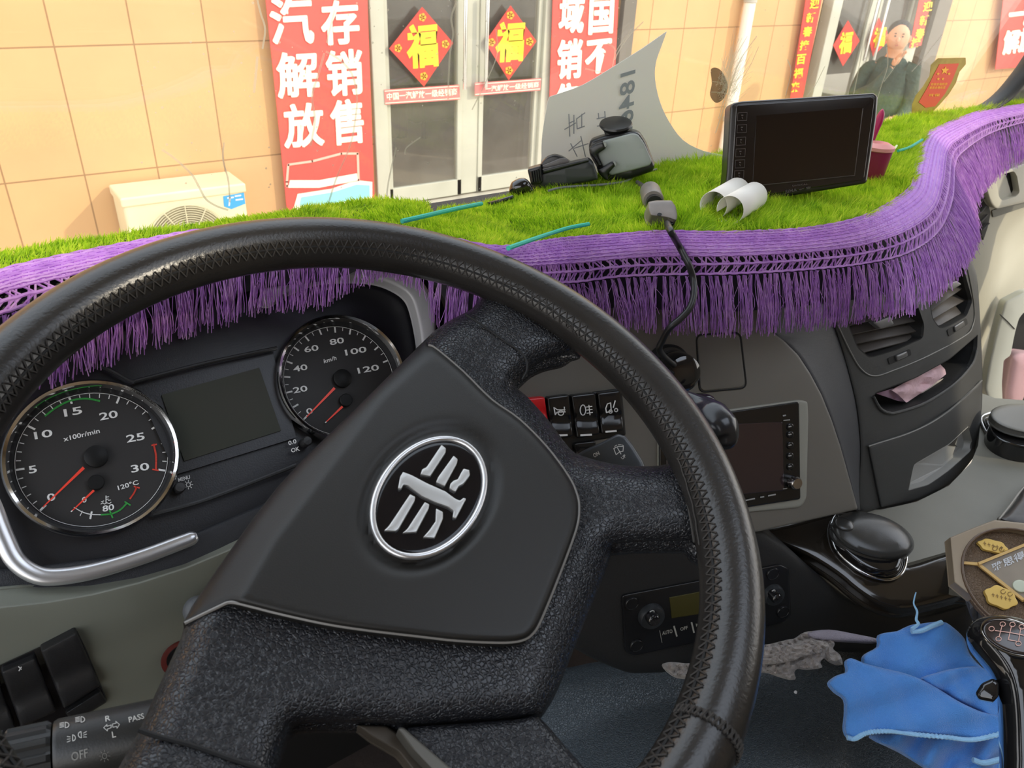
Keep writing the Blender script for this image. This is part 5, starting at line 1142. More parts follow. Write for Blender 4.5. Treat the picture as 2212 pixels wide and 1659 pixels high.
mb = MB(); mb.add(*text_geo('OFF', LS_, (155, 1645), (191, 1635), (153, 1626), .0004)); mb.add(*(lambda z: (z.V, z.F))(marks_geo([(1.3, [tuple(p) for p in arc(226, 1633, 5, 6, 0, 360, 10)])] + [(1.2, [(226 + 8 * math.cos(a), 1633 + 9 * math.sin(a)), (226 + 12 * math.cos(a), 1633 + 13 * math.sin(a))]) for a in np.arange(0, 6.2, .785)], LS_, 1.3, .0004)))
mb.build('worn_symbols', DIM2, ls, smooth=False)
WPN = nz(C0 - at(1310, 975, .62) + np.array((0, 0, .1))); WPL = Pl(at(1310, 975, .62), WPN)
wsx = thing('wiper_stalk', 'dark grey wiper stalk paddle showing between hub and rim under the switches', 'control stalk', WPL(1310, 1010))
puff('paddle', rounded([(1200, 1010), (1262, 972), (1300, 955), (1334, 937, 6), (1352, 942), (1370, 966), (1390, 998), (1400, 1030), (1300, 1060), (1200, 1060)], 6), WPL, mat('stalk_slate', (.040, .044, .048), .35), wsx, edge=7, drop=.004, thick=.016, grid=14)
kk = lambda P: [(x / 3.352 + 1040, y / 3.352 + 660) for x, y in P]
mb = marks_geo([(1.6, kk([(958, 1035), (990, 1020), (1028, 1020)])), (1.6, kk([(958, 1035), (975, 1080)])), (1.6, kk([(1028, 1020), (1025, 1055)])), (1.6, kk([(975, 1080), (1000, 1060), (1025, 1055)])), (1.8, kk([(985, 1030), (1010, 1075)])), (1.3, kk([(965, 1020), (980, 1010)])), (1.3, kk([(990, 1008), (1008, 1007)])), (1.3, kk([(1015, 1008), (1028, 1014)]))], WPL, 1.6, .0004)
mb.add(*text_geo('ON', WPL, (1284, 989), (1296, 982), (1280, 981), .0004)); mb.add(*text_geo('UP', WPL, (1345, 993), (1353, 986), (1341, 988), .0004)); mb.build('symbols', DIMW, wsx, smooth=False)
rl = thing('brake_lever', 'glossy black rounded lever tip showing right of the steering wheel rim', 'lever', at(1510, 930, .60))
def blob(nm, pts, rad, m, parent, seg=16, flat=1):
    P = crom(pts, 8); n = len(P); R = np.interp(np.linspace(0, 1, n), np.linspace(0, 1, len(rad)), rad)
    s0 = P[0] - (P[1] - P[0]) * .01; return build(nm, *tube_geo(P, R, seg, flat=flat), m, parent)
blob('grip', [at(1440, 850, .70), at(1510, 880, .69), at(1545, 915, .675), at(1566, 950, .665), at(1570, 962, .66)], [.008, .010, .017, .0175, .011, .002], mat('lever_black', (.02, .021, .024), .2), rl)
blob('guard', [at(1485, 885, .74), at(1505, 872, .74), at(1528, 875, .73), at(1534, 890, .73)], [.004, .010, .010, .004], GLOSS, rl)

# ================================================================== LOOSE THINGS ON THE MAT
# leaning sheet of paper, curling towards the cab
PPL = Pl(WS.P - np.array((0, .020, 0)), WS.N)
def curl(x, y):
    return .0 + .05 * max(0, (x - 1400) / 160) ** 2 * sstep(150, 380, y) + .010 * math.sin((x - 1180) / 90) * .5
pap = thing('paper_sheet', 'white sheet with handwriting showing through, curling up against the windscreen behind the phone holders', 'paper', hitm(1320, 392))
PAPM = fibre_mat('thin_paper', 'e4e7e4', 'eceeec', .8, 3, .45)
puff('sheet', crom([(1186, 212), (1200, 205), (1260, 183), (1330, 141), (1390, 103), (1436, 71), (1438, 74), (1427, 105), (1417, 135), (1415, 170), (1425, 218), (1445, 262), (1476, 303), (1520, 326), (1568, 337), (1560, 350), (1480, 366), (1400, 385), (1300, 400), (1176, 400), (1170, 340), (1172, 290), (1180, 240)], 3, True), PPL, PAPM, pap, thick=.0006, grid=12, hf=curl)
class PapS:
    def __call__(s, x, y, off=0): return PPL(x, y, off + curl(x, y) + .0012)
    def n(s, x, y): return PPL.N
PS_ = PapS(); INK = mat('grey_ink', '9aa0a6', .8)
z2 = lambda P: [(x / 5.027 + 1000, y / 5.027) for x, y in P]
Vd, Fd = text_geo('1846', PS_, (1373, 150), (1368, 262), (1340, 160), .0004); mb = MB(); mb.add(Vd, Fd); mb.add(*text_geo('4', PS_, (1373, 272), (1371, 292), (1352, 275), .0004)); mb.build('handwritten_number', INK, pap, smooth=False)
marks('handwriting', [(2.2, z2(P)) for P in ([(1105, 1405), (1225, 1335)], [(1150, 1240), (1160, 1480)], [(1205, 1250), (1205, 1450)], [(1150, 1340), (1210, 1310)], [(1235, 1290), (1240, 1400), (1320, 1370)], [(1235, 1290), (1325, 1225)], [(1290, 1240), (1290, 1385)],
    [(1455, 1290), (1545, 1270)], [(1470, 1230), (1475, 1290)], [(1540, 1210), (1545, 1280)], [(1460, 1370), (1540, 1355)], [(1150, 1640), (1280, 1530)], [(1170, 1560), (1240, 1700)], [(1210, 1610), (1360, 1560)], [(1280, 1480), (1330, 1700)])], PS_, 2, INK, pap, off=.0004)

h1 = lambda P: [(x / 5.82 + 1100, y / 5.82 + 230) for x, y in P]
def facing(px, py, depth, lean=.25):
    P = at(px, py, depth); n = C0 - P; n[2] *= lean; return Pl(P, n)
def fac_on(px, py, lean=.25, up=.0):
    "plane standing on the mat at a pixel, turned to the driver"
    P = hitm(px, py); n = C0 - P; n[2] *= lean; return Pl(P, n)
GPAD = mat('grey_rubber_pad', (.30, .32, .305), .38, vary=(30, '8f9690', .3)); PHB = mat('holder_black', (.014, .014, .015), .30)
ph = thing('phone_holder', 'black phone holder with grey back pad and round suction disc standing on the mat', 'phone holder', hitm(1345, 392))
S1 = fac_on(1340, 395, .45)
puff('back_shell', rounded(h1([(1000, 490), (1020, 420), (1190, 362), (1560, 300), (1640, 330), (1720, 450), (1835, 750), (1800, 815), (1500, 920), (1240, 950), (1150, 870), (1100, 760), (1010, 610)]), 8), S1, PHB, ph, edge=9, drop=.008, thick=.022, grid=14, off=.016)
puff('grey_pad', rounded(h1([(1085, 480), (1200, 425), (1540, 338), (1610, 345), (1690, 450), (1795, 690), (1765, 742), (1560, 800), (1270, 868), (1180, 760), (1120, 640)]), 6), S1, GPAD, ph, edge=4, drop=.0025, thick=.004, off=.021, grid=14)
puff('upper_claw', rounded(h1([(1000, 520), (1010, 600), (1060, 650), (1115, 745), (1160, 745), (1150, 720), (1090, 610), (1215, 530), (1222, 480), (1170, 440), (1080, 470)]), 4), S1, PHB, ph, edge=4, drop=.004, thick=.012, off=.031)
puff('lower_claw', rounded(h1([(1095, 760), (1130, 790), (1285, 695), (1330, 700), (1345, 735), (1235, 850), (1250, 930), (1200, 920), (1130, 850)]), 4), S1, PHB, ph, edge=4, drop=.004, thick=.012, off=.031)
puff('upper_claw_tip', rounded(h1([(1175, 440), (1215, 452), (1226, 490), (1205, 520), (1192, 480)]), 3), S1, mat('claw_pad_grey', '8f918d', .5), ph, thick=.004, off=.0325)
puff('lower_claw_tip', rounded(h1([(1295, 690), (1335, 692), (1350, 735), (1330, 750), (1318, 715)]), 3), S1, mat('claw_pad_grey', '8f918d', .5), ph, thick=.004, off=.0325)
puff('stem', rounded(h1([(1180, 285), (1420, 225), (1475, 330), (1500, 320), (1220, 400)]), 3), S1, PHB, ph, edge=4, drop=.003, thick=.02, off=.008)
dcn = nz(np.array((-.22, -.12, 1.0))); dc = S1(1100 + 1340 / 5.82, 230 + 200 / 5.82, .0)
lathe('suction_disc', dc - dcn * .004, nz(dcn + (S1(1400, 240) - S1(1300, 262)) * 0), [(.008, -.006), (.015, -.004), (.0185, 0), (.0195, .0015), (.0185, .0035), (.008, .005), (.0003, .0052)], PHB, ph, seg=44)
pr = thing('phone_holder', 'long black box shaped phone holder lying on the mat left of the grey padded one', 'phone holder', hitm(1215, 400))
S2 = fac_on(1215, 408, .5)
puff('arm', rounded(h1([(270, 960), (290, 860), (420, 830), (1000, 670), (1060, 720), (1115, 890), (1110, 920), (900, 960), (300, 1065)]), 4), S2, mat('holder_dark_grey', (.022, .025, .026), .4), pr, edge=5, drop=.004, thick=.03, off=.012, grid=14)
puff('arm_top', rounded(h1([(420, 850), (410, 790), (640, 735), (1000, 660), (1010, 690)]), 3), S2, PHB, pr, edge=3, drop=.002, thick=.02, off=.016)
puff('ribbed_clamp', rounded(h1([(228, 792), (395, 745), (425, 940), (400, 975), (275, 985)]), 3), S2, PHB, pr, edge=3, drop=.002, thick=.026, off=.020)
mb = MB()
for i in range(5): mb.add(*tube_geo([S2(*h1([(275 + i * 28, 815 - i * 8)])[0], .021), S2(*h1([(292 + i * 28, 950 - i * 4)])[0], .021)], .0012, 6))
mb.build('clamp_ribs', PHB, pr)
puff('half_disc', crom(h1([(395, 742), (420, 690), (480, 635), (570, 608), (660, 630), (730, 670), (772, 715), (640, 745), (520, 790), (415, 820)]), 3, True), S2, PHB, pr, edge=5, drop=.003, thick=.012, off=.0)
puff('disc_face', rounded(h1([(410, 745), (640, 650), (730, 655), (765, 712), (640, 750), (420, 800)]), 4), S2, mat('warm_grey_disc', (.10, .09, .085), .35), pr, edge=3, drop=.002, thick=.006, off=.004)
# small glossy ball joint and its cable left of it
bj = thing('ball_joint', 'small glossy black clamp piece at the left end of the phone holders', 'clamp', hitm(1122, 420))
S2b = fac_on(1122, 424, .5)
blob('clamp_ball', [S2b(1103, 418, .008), S2b(1115, 408, .010), S2b(1130, 402, .010), S2b(1146, 412, .008)], [.003, .009, .009, .004], GLOSS, bj)
blob('clamp_arm', [S2b(1118, 398, .010), S2b(1130, 402, .012), S2b(1142, 410, .010), S2b(1150, 414, .006)], [.002, .0035, .004, .003], PHB, bj)
tube('cable_tail', crom([hitm(1107, 426, .006), hitm(1080, 434, .004), hitm(1055, 441, .004)], 6), .0022, PHB, bj, seg=8)
cbl = tube('cable', crom([hitm(*q, .009) for q in ((1185, 412), (1210, 406), (1250, 402), (1300, 399), (1350, 392), (1375, 378), (1405, 369), (1418, 366))], 8), .0014, mat('grey_cable', '6d6f70', .4), None, seg=8)
tag(cbl, 'thin grey cable lying across the grass under both phone holders', 'cable')
# inline connector with its cable
conn = thing('cable_connector', 'grey two piece cable connector with a black lead hanging down over the purple fringe', 'connector', hitm(1430, 470))
CGR = mat('connector_grey', '6f6863', .45, vary=(60, '857d76', .3))
pts = [hitm(*q, .012) for q in ((1376, 393), (1392, 405), (1402, 413))]
tube('rear_lead', crom(pts, 6), [.0022, .0035, .0045], mat('lead_grey', '4a4642', .5), conn, seg=10)
a_, b_ = hitm(1404, 413, .013), hitm(1411, 434, .013); tube('collar', [a_, a_ + (b_ - a_) * .05, b_ - (b_ - a_) * .05, b_], [.0105, .0115, .0115, .0105], CGR, conn, seg=24)
a_, b_ = hitm(1410, 432, .012), hitm(1414, 440, .012); tube('neck', [a_, b_], .0085, PHB, conn, seg=20)
SC = Pl(hitm(1430, 460, .016), nz(np.array((-.2, -.45, .9))))
puff('block', rounded(h1([(1745, 1200), (1850, 1180), (2040, 1180), (2095, 1260), (2115, 1380), (2100, 1440), (1985, 1400), (1775, 1375), (1745, 1290)]), 4), SC, CGR, conn, edge=5, drop=.003, thick=.014, grid=10, off=.004)
puff('screw_hole', arc(1100 + 1890 / 5.82, 230 + 1355 / 5.82, 5, 3.4, 0, 340, 14), SC, DK, conn, thick=.0006, off=.0046)
puff('strain_relief', rounded(h1([(1975, 1400), (2060, 1420), (2075, 1480), (2040, 1490), (1985, 1460)]), 3), SC, PHB, conn, edge=3, drop=.002, thick=.010, off=-.002)
wp = [hitm(1441, 483, .010), hitm(1449, 500, .012)]
def dip(x, y, k=.014):
    s = int(np.argmin([abs((M.T @ (p - C0))[0] / (M.T @ (p - C0))[2] * F + CX - x) for p in EEp])); P = EEp[s]; return at(x, y, np.dot(P - C0, M[:, 2]) - k)
lead = [hitm(1441, 483, .010), hitm(1449, 500, .016), dip(1466, 530, .024), dip(1486, 568, .024), dip(1497, 600, .018), dip(1499, 635, .020), dip(1490, 665, .022), dip(1470, 688, .022), dip(1447, 708, .020), dip(1433, 732, .008), dip(1426, 760, -.005), PLUGC + FS.N * .030]
tube('front_lead', crom(lead, 10), .0034, mat('lead_black', (.02, .02, .02), .35), conn, seg=12)

# curled receipt paper
rp = thing('paper_roll', 'two curled rolls of white receipt paper on the mat in front of the black monitor', 'paper', hitm(1560, 480))
RPM = mat('receipt_paper', 'e9e5dc', .7)
def scroll(nm, A, B, r, a0, a1, tail=None):
    A, B = np.array(A), np.array(B); ax = nz(B - A); u = nz(np.cross(ax, (0, 0, 1))); w = np.cross(u, ax); V = []; n = 26
    for i in range(n + 1):
        t = math.radians(a0 + (a1 - a0) * i / n); rr = r * (1 - .10 * i / n)
        for P in (A, B): V.append(P + rr * (u * math.cos(t) + w * math.sin(t)))
    build(nm, V, [(2 * i, 2 * i + 1, 2 * i + 3, 2 * i + 2) for i in range(n)], RPM, rp, solid=.0004)
ra = .0155
A1, B1 = hitm(1535, 473) + zv * (ra - .001), hitm(1586, 440) + zv * (ra - .001); scroll('left_roll', A1, B1, ra, -80, 250)
A2, B2 = hitm(1570, 487) + zv * (ra + .001), hitm(1622, 454) + zv * (ra + .001); scroll('right_roll', A2, B2, ra, -120, 200)

# monitor
mon = thing('monitor', 'black rounded rectangular monitor with a blank screen standing on the green mat', 'monitor', hitm(1720, 428))
PM = hitm(1700, 443); SM = Pl(PM, nz(np.array((-.60, -.80, .30))))
MBK = mat('monitor_black', (.016, .013, .012), .28); MSC = mat('monitor_screen', (.012, .009, .008), .16, coat=.4)
mo = rounded([(1577, 224, 12), (1600, 219, 3), (1888, 201, 10), (1896, 210, 3), (1893, 255, 3), (1872, 396, 8), (1640, 434, 8), (1600, 433, 6), (1565, 412, 6), (1569, 370, 3)], 6)
puff('casing', mo, SM, MBK, mon, edge=6, drop=.004, thick=.022, grid=40)
puff('bezel', rounded([(1590, 226, 10), (1884, 207, 8), (1889, 215, 4), (1866, 388, 8), (1642, 424, 6), (1578, 408, 8)], 8), SM, MSC, mon, edge=3, drop=.0008, thick=.002, off=.0012)
puff('screen', [(1634, 250), (1864, 232), (1846, 379), (1626, 402)], SM, mat('lcd_black', (.010, .007, .006), .10, coat=.6), mon, thick=.0006, off=.0018)
tube('screen_edge', [SM(x, y, .0020) for x, y in ((1864, 234), (1846, 379), (1626, 402))], .0005, mat('edge_brown', (.05, .04, .035), .4), mon, seg=5)
FNT = mat('faint_print', '443c38', .6); mb = MB()
for (x, y) in ((1604, 252), (1603, 278), (1601, 305), (1600, 330), (1599, 354), (1597, 377)):
    mb.add(*(lambda z: (z.V, z.F))(marks_geo([(1, [(x - 10, y - 8), (x + 10, y - 9), (x + 9, y + 8), (x - 11, y + 9), (x - 10, y - 8)]), (2.4, [(x - 2, y - 3), (x + 1, y - 3)]), (1.5, [(x - 1, y + 1), (x, y + 4)])], SM, 1, .0024)))
mb.add(*text_geo('SIMA', SM, (1697, 418), (1722, 413), (1696, 411), .0024)); mb.add(*text_geo('∞ 安', SM, (1727, 412), (1752, 408), (1726, 406), .0024)); mb.add(*text_geo('DIGITAL', SM, (1712, 403), (1746, 399), (1711, 400), .0024))
mb.build('print', FNT, mon, smooth=False)
tube('stand', [SM(1740, 400, -.02), SM(1745, 405, -.05), hitm(1760, 408, .002) + np.array((.03, .04, 0))], .009, MBK, mon, seg=12)
# magenta pot
pot = thing('plant_pot', 'small magenta pot with one upright magenta leaf beside the right edge of the monitor', 'pot', hitm(1888, 402))
PC = hitm(1880, 398) + np.array((.012, .02, 0)); MG = mat('magenta_plastic', '8f1e48', .35); PKR = mat('pink_rim', 'e79a94', .45)
dp_ = np.dot(PC - C0, M[:, 2]); pr_ = 31 * dp_ / F; ht = 66 * dp_ / F
PC = at(1876, 398, dp_); PC[2] = zmat(PC[0], PC[1]) - .002
lathe('cup', PC, (0, 0, 1), [(pr_ * .72, 0), (pr_ * .80, .004), (pr_ * .97, ht), (pr_ * .88, ht), (pr_ * .75, .01), (.0003, .01)], MG, pot, seg=40)
lathe('rim', PC, (0, 0, 1), [(pr_ * .9, ht - .001), (pr_ * 1.04, ht + .001), (pr_ * 1.04, ht + .005), (pr_ * .6, ht + .009), (pr_ * .45, ht + .006)], PKR, pot, seg=40)
SL = Pl(at(1890, 270, dp_ + .01), nz(C0 - at(1890, 270, dp_)))
puff('leaf', crom([(1882, 322), (1884, 290), (1889, 262), (1898, 243), (1907, 235), (1911, 245), (1908, 262), (1899, 282), (1889, 306)], 3, True), SL, mat('magenta_leaf', 'b3205a', .4), pot, edge=6, drop=.004, thick=.008, grid=6)
tg = puff('price_tag', rounded([(1906, 331), (1925, 324), (1937, 312), (1940, 314), (1928, 330), (1914, 338)], 2), MS, mat('clear_tag', 'b9d69a', .3), pot, thick=.001, off=.020)

# ================================================================== CONSOLE THINGS
ash = thing('ashtray', 'large black lidded ashtray with a chrome ring set in the glossy console', 'ashtray', HS(1880, 1180))
rg = crom([(1797, 1133), (1798, 1160), (1808, 1188), (1830, 1212), (1858, 1233), (1890, 1248), (1920, 1252), (1943, 1243), (1955, 1222), (1957, 1190), (1940, 1160), (1900, 1135), (1850, 1115), (1810, 1112)], 5, True)
RGS = [HS(x, y, .010) for x, y in rg]
tube('chrome_ring', RGS, .0022, CHR, ash, seg=10, closed=True)
puff('bowl', inset(orient(rg), 5), HS, GLOSS, ash, edge=16, drop=.005, thick=.02, off=.018, grid=18)
puff('bowl_side', inset(orient([(x * .985 + 1880 * .015, y - 8) for x, y in rg]), 6), HS, GLOSS, ash, edge=8, drop=.004, thick=.02, off=.026, grid=22)
LIDM = mat('lid_black', (.040, .040, .038), .26, bump=('noise', 700, .00008))
puff('lid', arc(1886, 1157, 92, 46, 0, 354, 60, 17), Pl(HS(1886, 1157, .040), (-.05, -.25, .97)), LIDM, ash, edge=34, drop=.014, thick=.010, grid=14)
puff('hinge', arc(1824, 1132, 24, 15, 0, 350, 30, 25), Pl(HS(1824, 1132, .042), (-.05, -.25, .97)), LIDM, ash, edge=10, drop=.005, thick=.010, grid=8)
cup = thing('lidded_cup', 'small black lidded cup in a chrome ring beside the centre stack at the right edge', 'cup', CT(2200, 960))
rg2 = crom([(2120, 908), (2130, 932), (2150, 955), (2178, 974), (2212, 988), (2260, 995), (2310, 980), (2325, 945), (2300, 910), (2240, 890), (2180, 885), (2130, 895)], 5, True)
tube('chrome_ring', [CT(x, y, .004) for x, y in rg2], .0024, CHR, cup, seg=10, closed=True)
puff('cup_body', inset(orient(rg2), 6), CT, GLOSS, cup, edge=10, drop=.006, thick=.03, off=.012, grid=20)
puff('cup_side', arc(2225, 928, 88, 42, 0, 354, 50, 6), Pl(CT(2225, 928, .030), (0, 0, 1)), GLOSS, cup, edge=8, drop=.004, thick=.03, grid=20)
puff('lid', arc(2222, 905, 84, 31, 0, 354, 60, 8), Pl(CT(2222, 905, .048), (0, 0, 1)), mat('lid_grey', (.13, .13, .12), .35), cup, edge=8, drop=.004, thick=.010, grid=16)
tube('orange_streak', crom([Pl(CT(2225, 928, .041), (0, 0, 1))(x, y) for x, y in ((2152, 915), (2175, 927), (2200, 935), (2230, 939))], 6), .0016, mat('rust_orange', '9a6a48', .5), cup, seg=8)
dk_ = puff('dark_bag', crom([(2158, 1124), (2175, 1106), (2200, 1075), (2230, 1040), (2420, 1000), (2420, 1160), (2250, 1150)], 3, True), CT, mat('dark_vinyl', (.035, .032, .032), .35), None, edge=12, drop=.010, thick=.03, off=.028, grid=18); tag(dk_, 'dark vinyl bag at the right edge behind the brown gift box', 'bag')
tube('bag_piping', crom([CT(x, y, .024) for x, y in ((2158, 1122), (2180, 1094), (2203, 1063), (2232, 1032))], 6), .0016, mat('light_piping', '9a958a', .5), dk_, seg=8)

bx_ = thing('gift_box', 'brown octagonal box with gold plates and dividers under a clear window at the right edge', 'box', PZ(1.64)(2150, 1300))
BP = Pl(at(2140, 1220, .86), nz(np.array((-.20, -.35, .92))))
BRN = mat('taupe_rim', '9a8a74', .45, vary=(8, '867762', .3)); BRD = mat('brown_leatherette', '6a5642', .6, bump=('leather', 330, .0006)); GLD = mat('matt_gold', 'cda968', .45); GLP = mat('gold_plate', 'dcb860', .4)
octo = [(2052, 1161), (2100, 1141), (2148, 1123), (2212, 1130), (2330, 1150), (2380, 1240), (2350, 1370), (2212, 1352), (2152, 1332), (2061, 1258)]
hole = arc(2218, 1262, 152, 104, 0, 350, 50, 33)
puff('rim', octo, BP, BRN, bx_, edge=4, drop=.002, thick=.012, holes=[hole])
puff('base', inset(orient(octo), 10), BP, mat('box_dark_brown', '3a2418', .5), bx_, thick=.012, off=-.0125)
puff('tray', arc(2218, 1262, 158, 110, 0, 350, 50, 33), BP, BRD, bx_, thick=.004, off=-.008, grid=30)
tube('inner_moulding', [BP(x, y, .0005) for x, y in hole], .0016, mat('rim_edge_brown', '5a4634', .4), bx_, seg=8, closed=True)
puff('grey_panel', rounded([(2117, 1218), (2212, 1180), (2300, 1150), (2330, 1360), (2212, 1296)], 3), BP, mat('frosted_grey', '857a6c', .5, vary=(30, '978c7c', .3)), bx_, thick=.002, off=-.0045)
mb = marks_geo([(6, [(2077, 1215), (2114, 1218)]), (6, [(2114, 1218), (2212, 1178), (2320, 1134)]), (6, [(2114, 1218), (2212, 1296), (2290, 1358)])], BP, 6, -.003)
mb.build('gold_divider', GLD, bx_, smooth=False, solid=.002)
def plate(cx, cy, rx, ry, rot):
    P = []
    for k in range(48):
        a = k / 48 * 2 * math.pi; r = 1 + .07 * math.cos(6 * a); x, y = rx * r * math.cos(a), ry * r * math.sin(a); c, s = math.cos(math.radians(rot)), math.sin(math.radians(rot)); P.append((cx + x * c - y * s, cy + x * s + y * c))
    return P
for cx, cy, rx, ry, rot in ((2145, 1179, 32, 13, 14), (2163, 1290, 36, 22, 22)):
    p_ = puff('gold_plate', plate(cx, cy, rx, ry, rot), BP, GLP, bx_, edge=2, drop=.0006, thick=.003, off=-.003)
    marks('engraving', [(1.6, [(cx - 20 + i * 9, cy - 6 + i * 2.5), (cx - 15 + i * 9, cy - 5 + i * 2.5)]) for i in range(5)] + [(1.4, [(cx - 18 + i * 9, cy - 9 + i * 2.5), (cx - 17 + i * 9, cy - 1 + i * 2.5)]) for i in range(5)] + [(1.6, [tuple(q) for q in arc(cx + 4, cy + ry * (.45 if cy < 1250 else -.55), 5, 4.5, 0, 300, 12)]), (1.6, [tuple(q) for q in arc(cx + 19, cy + ry * (.42 if cy < 1250 else -.4) + 2, 5, 4.5, 0, 300, 12)])], BP, 1.6, mat('engraving_brown', '8a6a34', .6), p_, off=-.0022)
mb = MB(); mb.add(*text_geo('雅思得', BP, (2146, 1236), (2216, 1206), (2140, 1219), -.0035)); mb.build('silver_lettering', mat('silver_print', 'c9ccd0', .4), bx_, smooth=False)
puff('pale_oval', arc(2205, 1266, 18, 13, 0, 350, 30, 20), BP, mat('pale_green_oval', 'c3c9b4', .5), bx_, edge=4, drop=.001, thick=.003, off=-.002)
# clear bag under the box
pb = puff('plastic_bag', rounded([(2088, 1292), (2098, 1285), (2140, 1320), (2160, 1345), (2110, 1350), (2100, 1330)], 4), Pl(at(2120, 1320, .90), (-.4, -.7, .5)), mat('dull_translucent_plastic', '5f6168', .35, bump=('noise', 60, .004)), None, thick=.004, grid=10, hf=lambda x, y: .004 * math.sin(x * .3)); tag(pb, 'crumpled dull plastic bag peeping out below the brown gift box', 'bag')

# towel
tw = thing('towel', 'blue microfibre towel crumpled on the engine cover beside the gear lever', 'towel', PZ(1.45)(1980, 1600))
TWM = mat('blue_microfibre', '5a9ae4', .9, bump=('noise', 900, .0014), sheen=.5, vary=(30, '4d8cdc', .4)); TWH = mat('towel_hem', '9accf2', .9, bump=('noise', 600, .001), sheen=.5)
t3 = lambda P: [(x / 2.865 + 1700, y / 2.865 + 1080) for x, y in P]
TS = Pl(at(1980, 1500, .86), nz(np.array((-.35, -.40, .85))))
def fold(seed, amp, fx, fy):
    return lambda x, y: amp * (math.sin(x * fx + y * fy + seed) + .5 * math.sin(x * fy * 1.7 - y * fx * 1.3 + seed * 2)) + .0012 * math.sin(x * .09 + seed) * math.sin(y * .11)
def layer(nm, P, off, f, edge=9, drop=.006, m=None): return puff(nm, crom(t3(P), 3, True), TS, m or TWM, tw, edge=edge, drop=drop, thick=.006, grid=9, off=off, hf=f)
layer('back_fold', [(470, 1000), (490, 950), (565, 905), (572, 832), (680, 812), (760, 775), (830, 765), (960, 752), (1030, 790), (1100, 860), (1130, 950), (1200, 1030), (1290, 1110), (1320, 1300), (900, 1300), (500, 1150)], .000, fold(1, .003, .045, .03))
layer('bottom_fold', [(520, 1470), (600, 1440), (900, 1440), (1200, 1470), (1330, 1440), (1330, 1760), (1000, 1760), (870, 1665), (700, 1560)], -.006, lambda x, y: .009 * math.sin((x - 1900) * .055 + (y - 1600) * .05) + .003 * math.sin(x * .11))
layer('middle_fold', [(830, 1110), (920, 1070), (1050, 1040), (1180, 1030), (1240, 1060), (1300, 1150), (1325, 1350), (1100, 1260), (960, 1180)], .012, fold(3, .003, .05, .08))
layer('front_fold', [(258, 1132), (310, 1085), (370, 1062), (365, 1000), (400, 980), (480, 1010), (600, 1042), (720, 1070), (830, 1110), (940, 1170), (1060, 1245), (1200, 1310), (1322, 1345), (1328, 1445), (1150, 1478), (980, 1462), (800, 1448), (640, 1428), (520, 1440), (400, 1480), (356, 1425), (362, 1330), (358, 1235), (300, 1190)], .022, lambda x, y: .0035 * math.sin(x * .02 + y * .06) + .002 * math.sin(x * .08 - y * .03))
tube('hem', crom([TS(x, y, .024) for x, y in t3([(372, 1470), (420, 1478), (500, 1440), (640, 1432), (800, 1452), (980, 1468), (1150, 1484), (1325, 1448)])], 14), [.0036, .0022] * 48, TWH, tw, seg=8, flat=.7)
tube('back_hem', crom([TS(x, y, .003) for x, y in t3([(770, 815), (830, 810), (900, 780), (960, 756)])], 8), .0028, TWH, tw, seg=8)
tube('lower_hem', crom([TS(x, y, .006) for x, y in t3([(1150, 1608), (1220, 1628), (1325, 1605)])], 8), .0030, TWH, tw, seg=8)
tube('loose_thread', crom([TS(x, y, .006) for x, y in t3([(770, 800), (812, 768), (800, 740), (805, 690), (785, 645), (788, 610), (798, 572)])], 8), [.0022, .0016, .0010, .0007], TWH, tw, seg=6)
# rag
rag = thing('rag', 'greyish white rag lying on the engine cover under the heater panel', 'rag', PZ(1.45)(1700, 1450))
RGM = mat('grey_rag', 'a8a098', .95, bump=('noise', 700, .0012), sheen=.3, vary=(20, '958d88', .3))
RS = Pl(at(1680, 1430, .90), nz(np.array((-.30, -.50, .80))))
def rf(x, y):
    a = math.sin(x * .09 + y * .16 + 2 * math.sin(x * .03)); b = math.sin(x * .17 - y * .12 + 1.3 * math.sin(y * .08)); c = math.sin(x * .05 + y * .30)
    return .008 * (1 - abs(a)) + .006 * (1 - abs(b)) + .003 * c
puff('cloth', crom([(1434, 1436), (1450, 1430), (1500, 1432), (1560, 1410), (1600, 1398), (1640, 1394), (1668, 1390), (1700, 1382), (1722, 1378), (1745, 1364), (1770, 1366), (1795, 1372), (1803, 1390), (1800, 1402), (1815, 1415), (1820, 1436), (1800, 1430), (1785, 1420), (1772, 1430), (1776, 1442), (1750, 1446), (1726, 1444), (1716, 1452), (1718, 1468), (1690, 1462), (1650, 1452), (1560, 1466), (1480, 1466), (1452, 1456)], 3, True), RS, RGM, rag, edge=7, drop=.007, thick=.01, grid=4.5, hf=rf)
puff('second_fold', crom([(1640, 1404), (1680, 1394), (1725, 1392), (1760, 1382), (1790, 1392), (1780, 1408), (1740, 1416), (1710, 1428), (1670, 1434), (1642, 1430)], 3, True), RS, RGM, rag, edge=8, drop=.007, thick=.01, grid=4.5, off=.012, hf=lambda x, y: rf(y * 1.7, x))
puff('tail', crom([(1745, 1366), (1790, 1360), (1840, 1368), (1896, 1380), (1893, 1389), (1840, 1386), (1790, 1384), (1755, 1380)], 3, True), RS, mat('lilac_grey_rag', '8c8690', .95, bump=('noise', 700, .0012)), rag, edge=7, drop=.006, thick=.01, grid=5, off=.010)
cr_ = build('crumb', *lathe_geo(EP(1718, 1497, .02), (0, 0, 1), [(.0003, 0), (.0022, .001), (.0018, .003), (.0003, .0035)], 10), WHT, None); tag(cr_, 'tiny white crumb on the dark engine cover left of the blue towel', 'crumb')

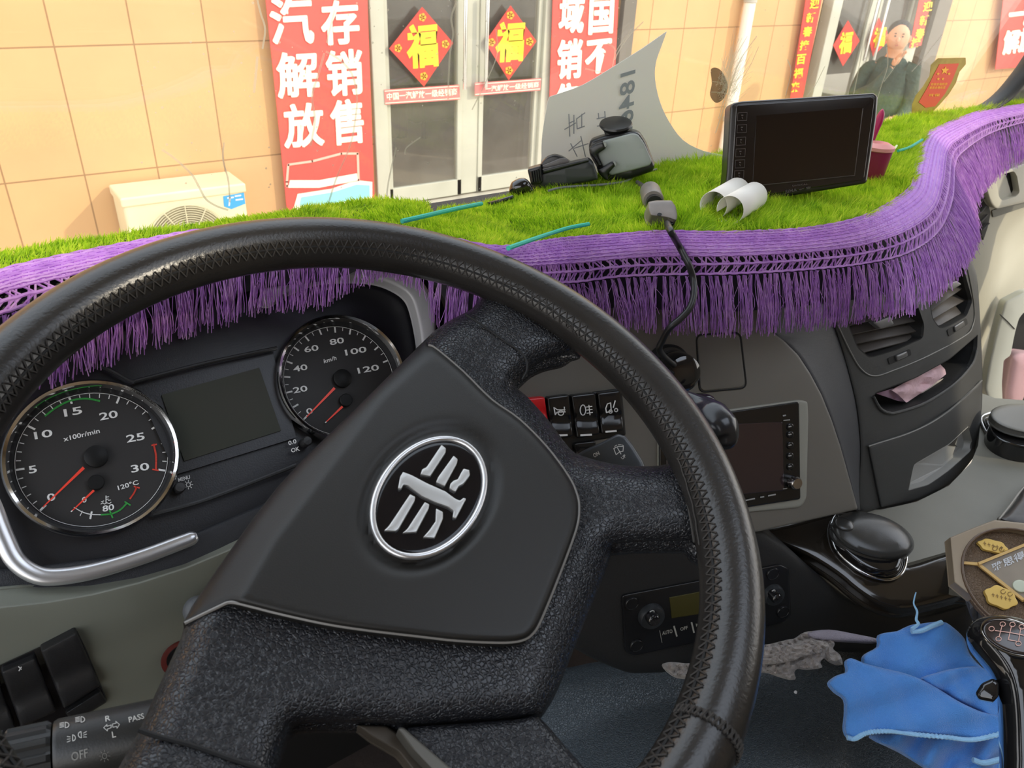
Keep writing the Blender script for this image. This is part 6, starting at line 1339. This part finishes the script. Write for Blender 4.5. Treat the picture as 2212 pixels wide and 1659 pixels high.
# gear lever
gl = thing('gear_lever', 'glossy black gear lever knob with a shift pattern badge at the lower right corner', 'gear lever', at(2230, 1760, .70))
GS = Pl(at(2180, 1400, .62), nz(C0 - at(2180, 1400, .62) + np.array((0, 0, .12))))
puff('knob', crom([(2088, 1372), (2096, 1348), (2122, 1333), (2165, 1329), (2230, 1345), (2290, 1390), (2320, 1470), (2310, 1600), (2300, 1760), (2170, 1760), (2162, 1640), (2160, 1560), (2155, 1500), (2142, 1458), (2116, 1424), (2096, 1398)], 4, True), GS, GLOSS, gl, edge=46, drop=.026, thick=.03, grid=14)
BG = Pl(GS(2180, 1378, .001), nz(GS.N + np.array((0, 0, .75))))
puff('badge', arc(2188, 1376, 70, 34, 0, 354, 50, 20), BG, mat('badge_dark', (.03, .022, .02), .15, coat=.6), gl, edge=8, drop=.002, thick=.004, off=.005)
tube('badge_ring', [BG(x, y, .0056) for x, y in arc(2188, 1376, 72, 36, 0, 354, 50, 20)], .0009, mat('ring_grey', (.3, .3, .3), .12, 1), gl, seg=8, closed=True)
mb = marks_geo([(1.6, [(2150, 1362), (2180, 1366), (2212, 1372)]), (1.6, [(2165, 1350), (2158, 1376)]), (1.6, [(2185, 1352), (2178, 1382)]), (1.6, [(2205, 1356), (2200, 1386)]), (1.6, [(2180, 1382), (2200, 1386)])] + [(1.4, [tuple(p) for p in arc(x, y, 6, 5, 0, 360, 10)]) for x, y in ((2142, 1358), (2166, 1348), (2187, 1349), (2207, 1354), (2200, 1390), (2157, 1380))], BG, 1.6, .006)
mb.build('shift_pattern', mat('pattern_pink', 'd8a99a', .5), gl, smooth=False)
puff('range_trigger', rounded([(2106, 1498), (2120, 1476), (2145, 1465), (2158, 1474), (2158, 1503), (2146, 1517), (2114, 1511)], 6), Pl(GS(2140, 1490, .004), GS.N), GLOSS, gl, edge=8, drop=.005, thick=.02)

# cab front wall below the dash, out of the light
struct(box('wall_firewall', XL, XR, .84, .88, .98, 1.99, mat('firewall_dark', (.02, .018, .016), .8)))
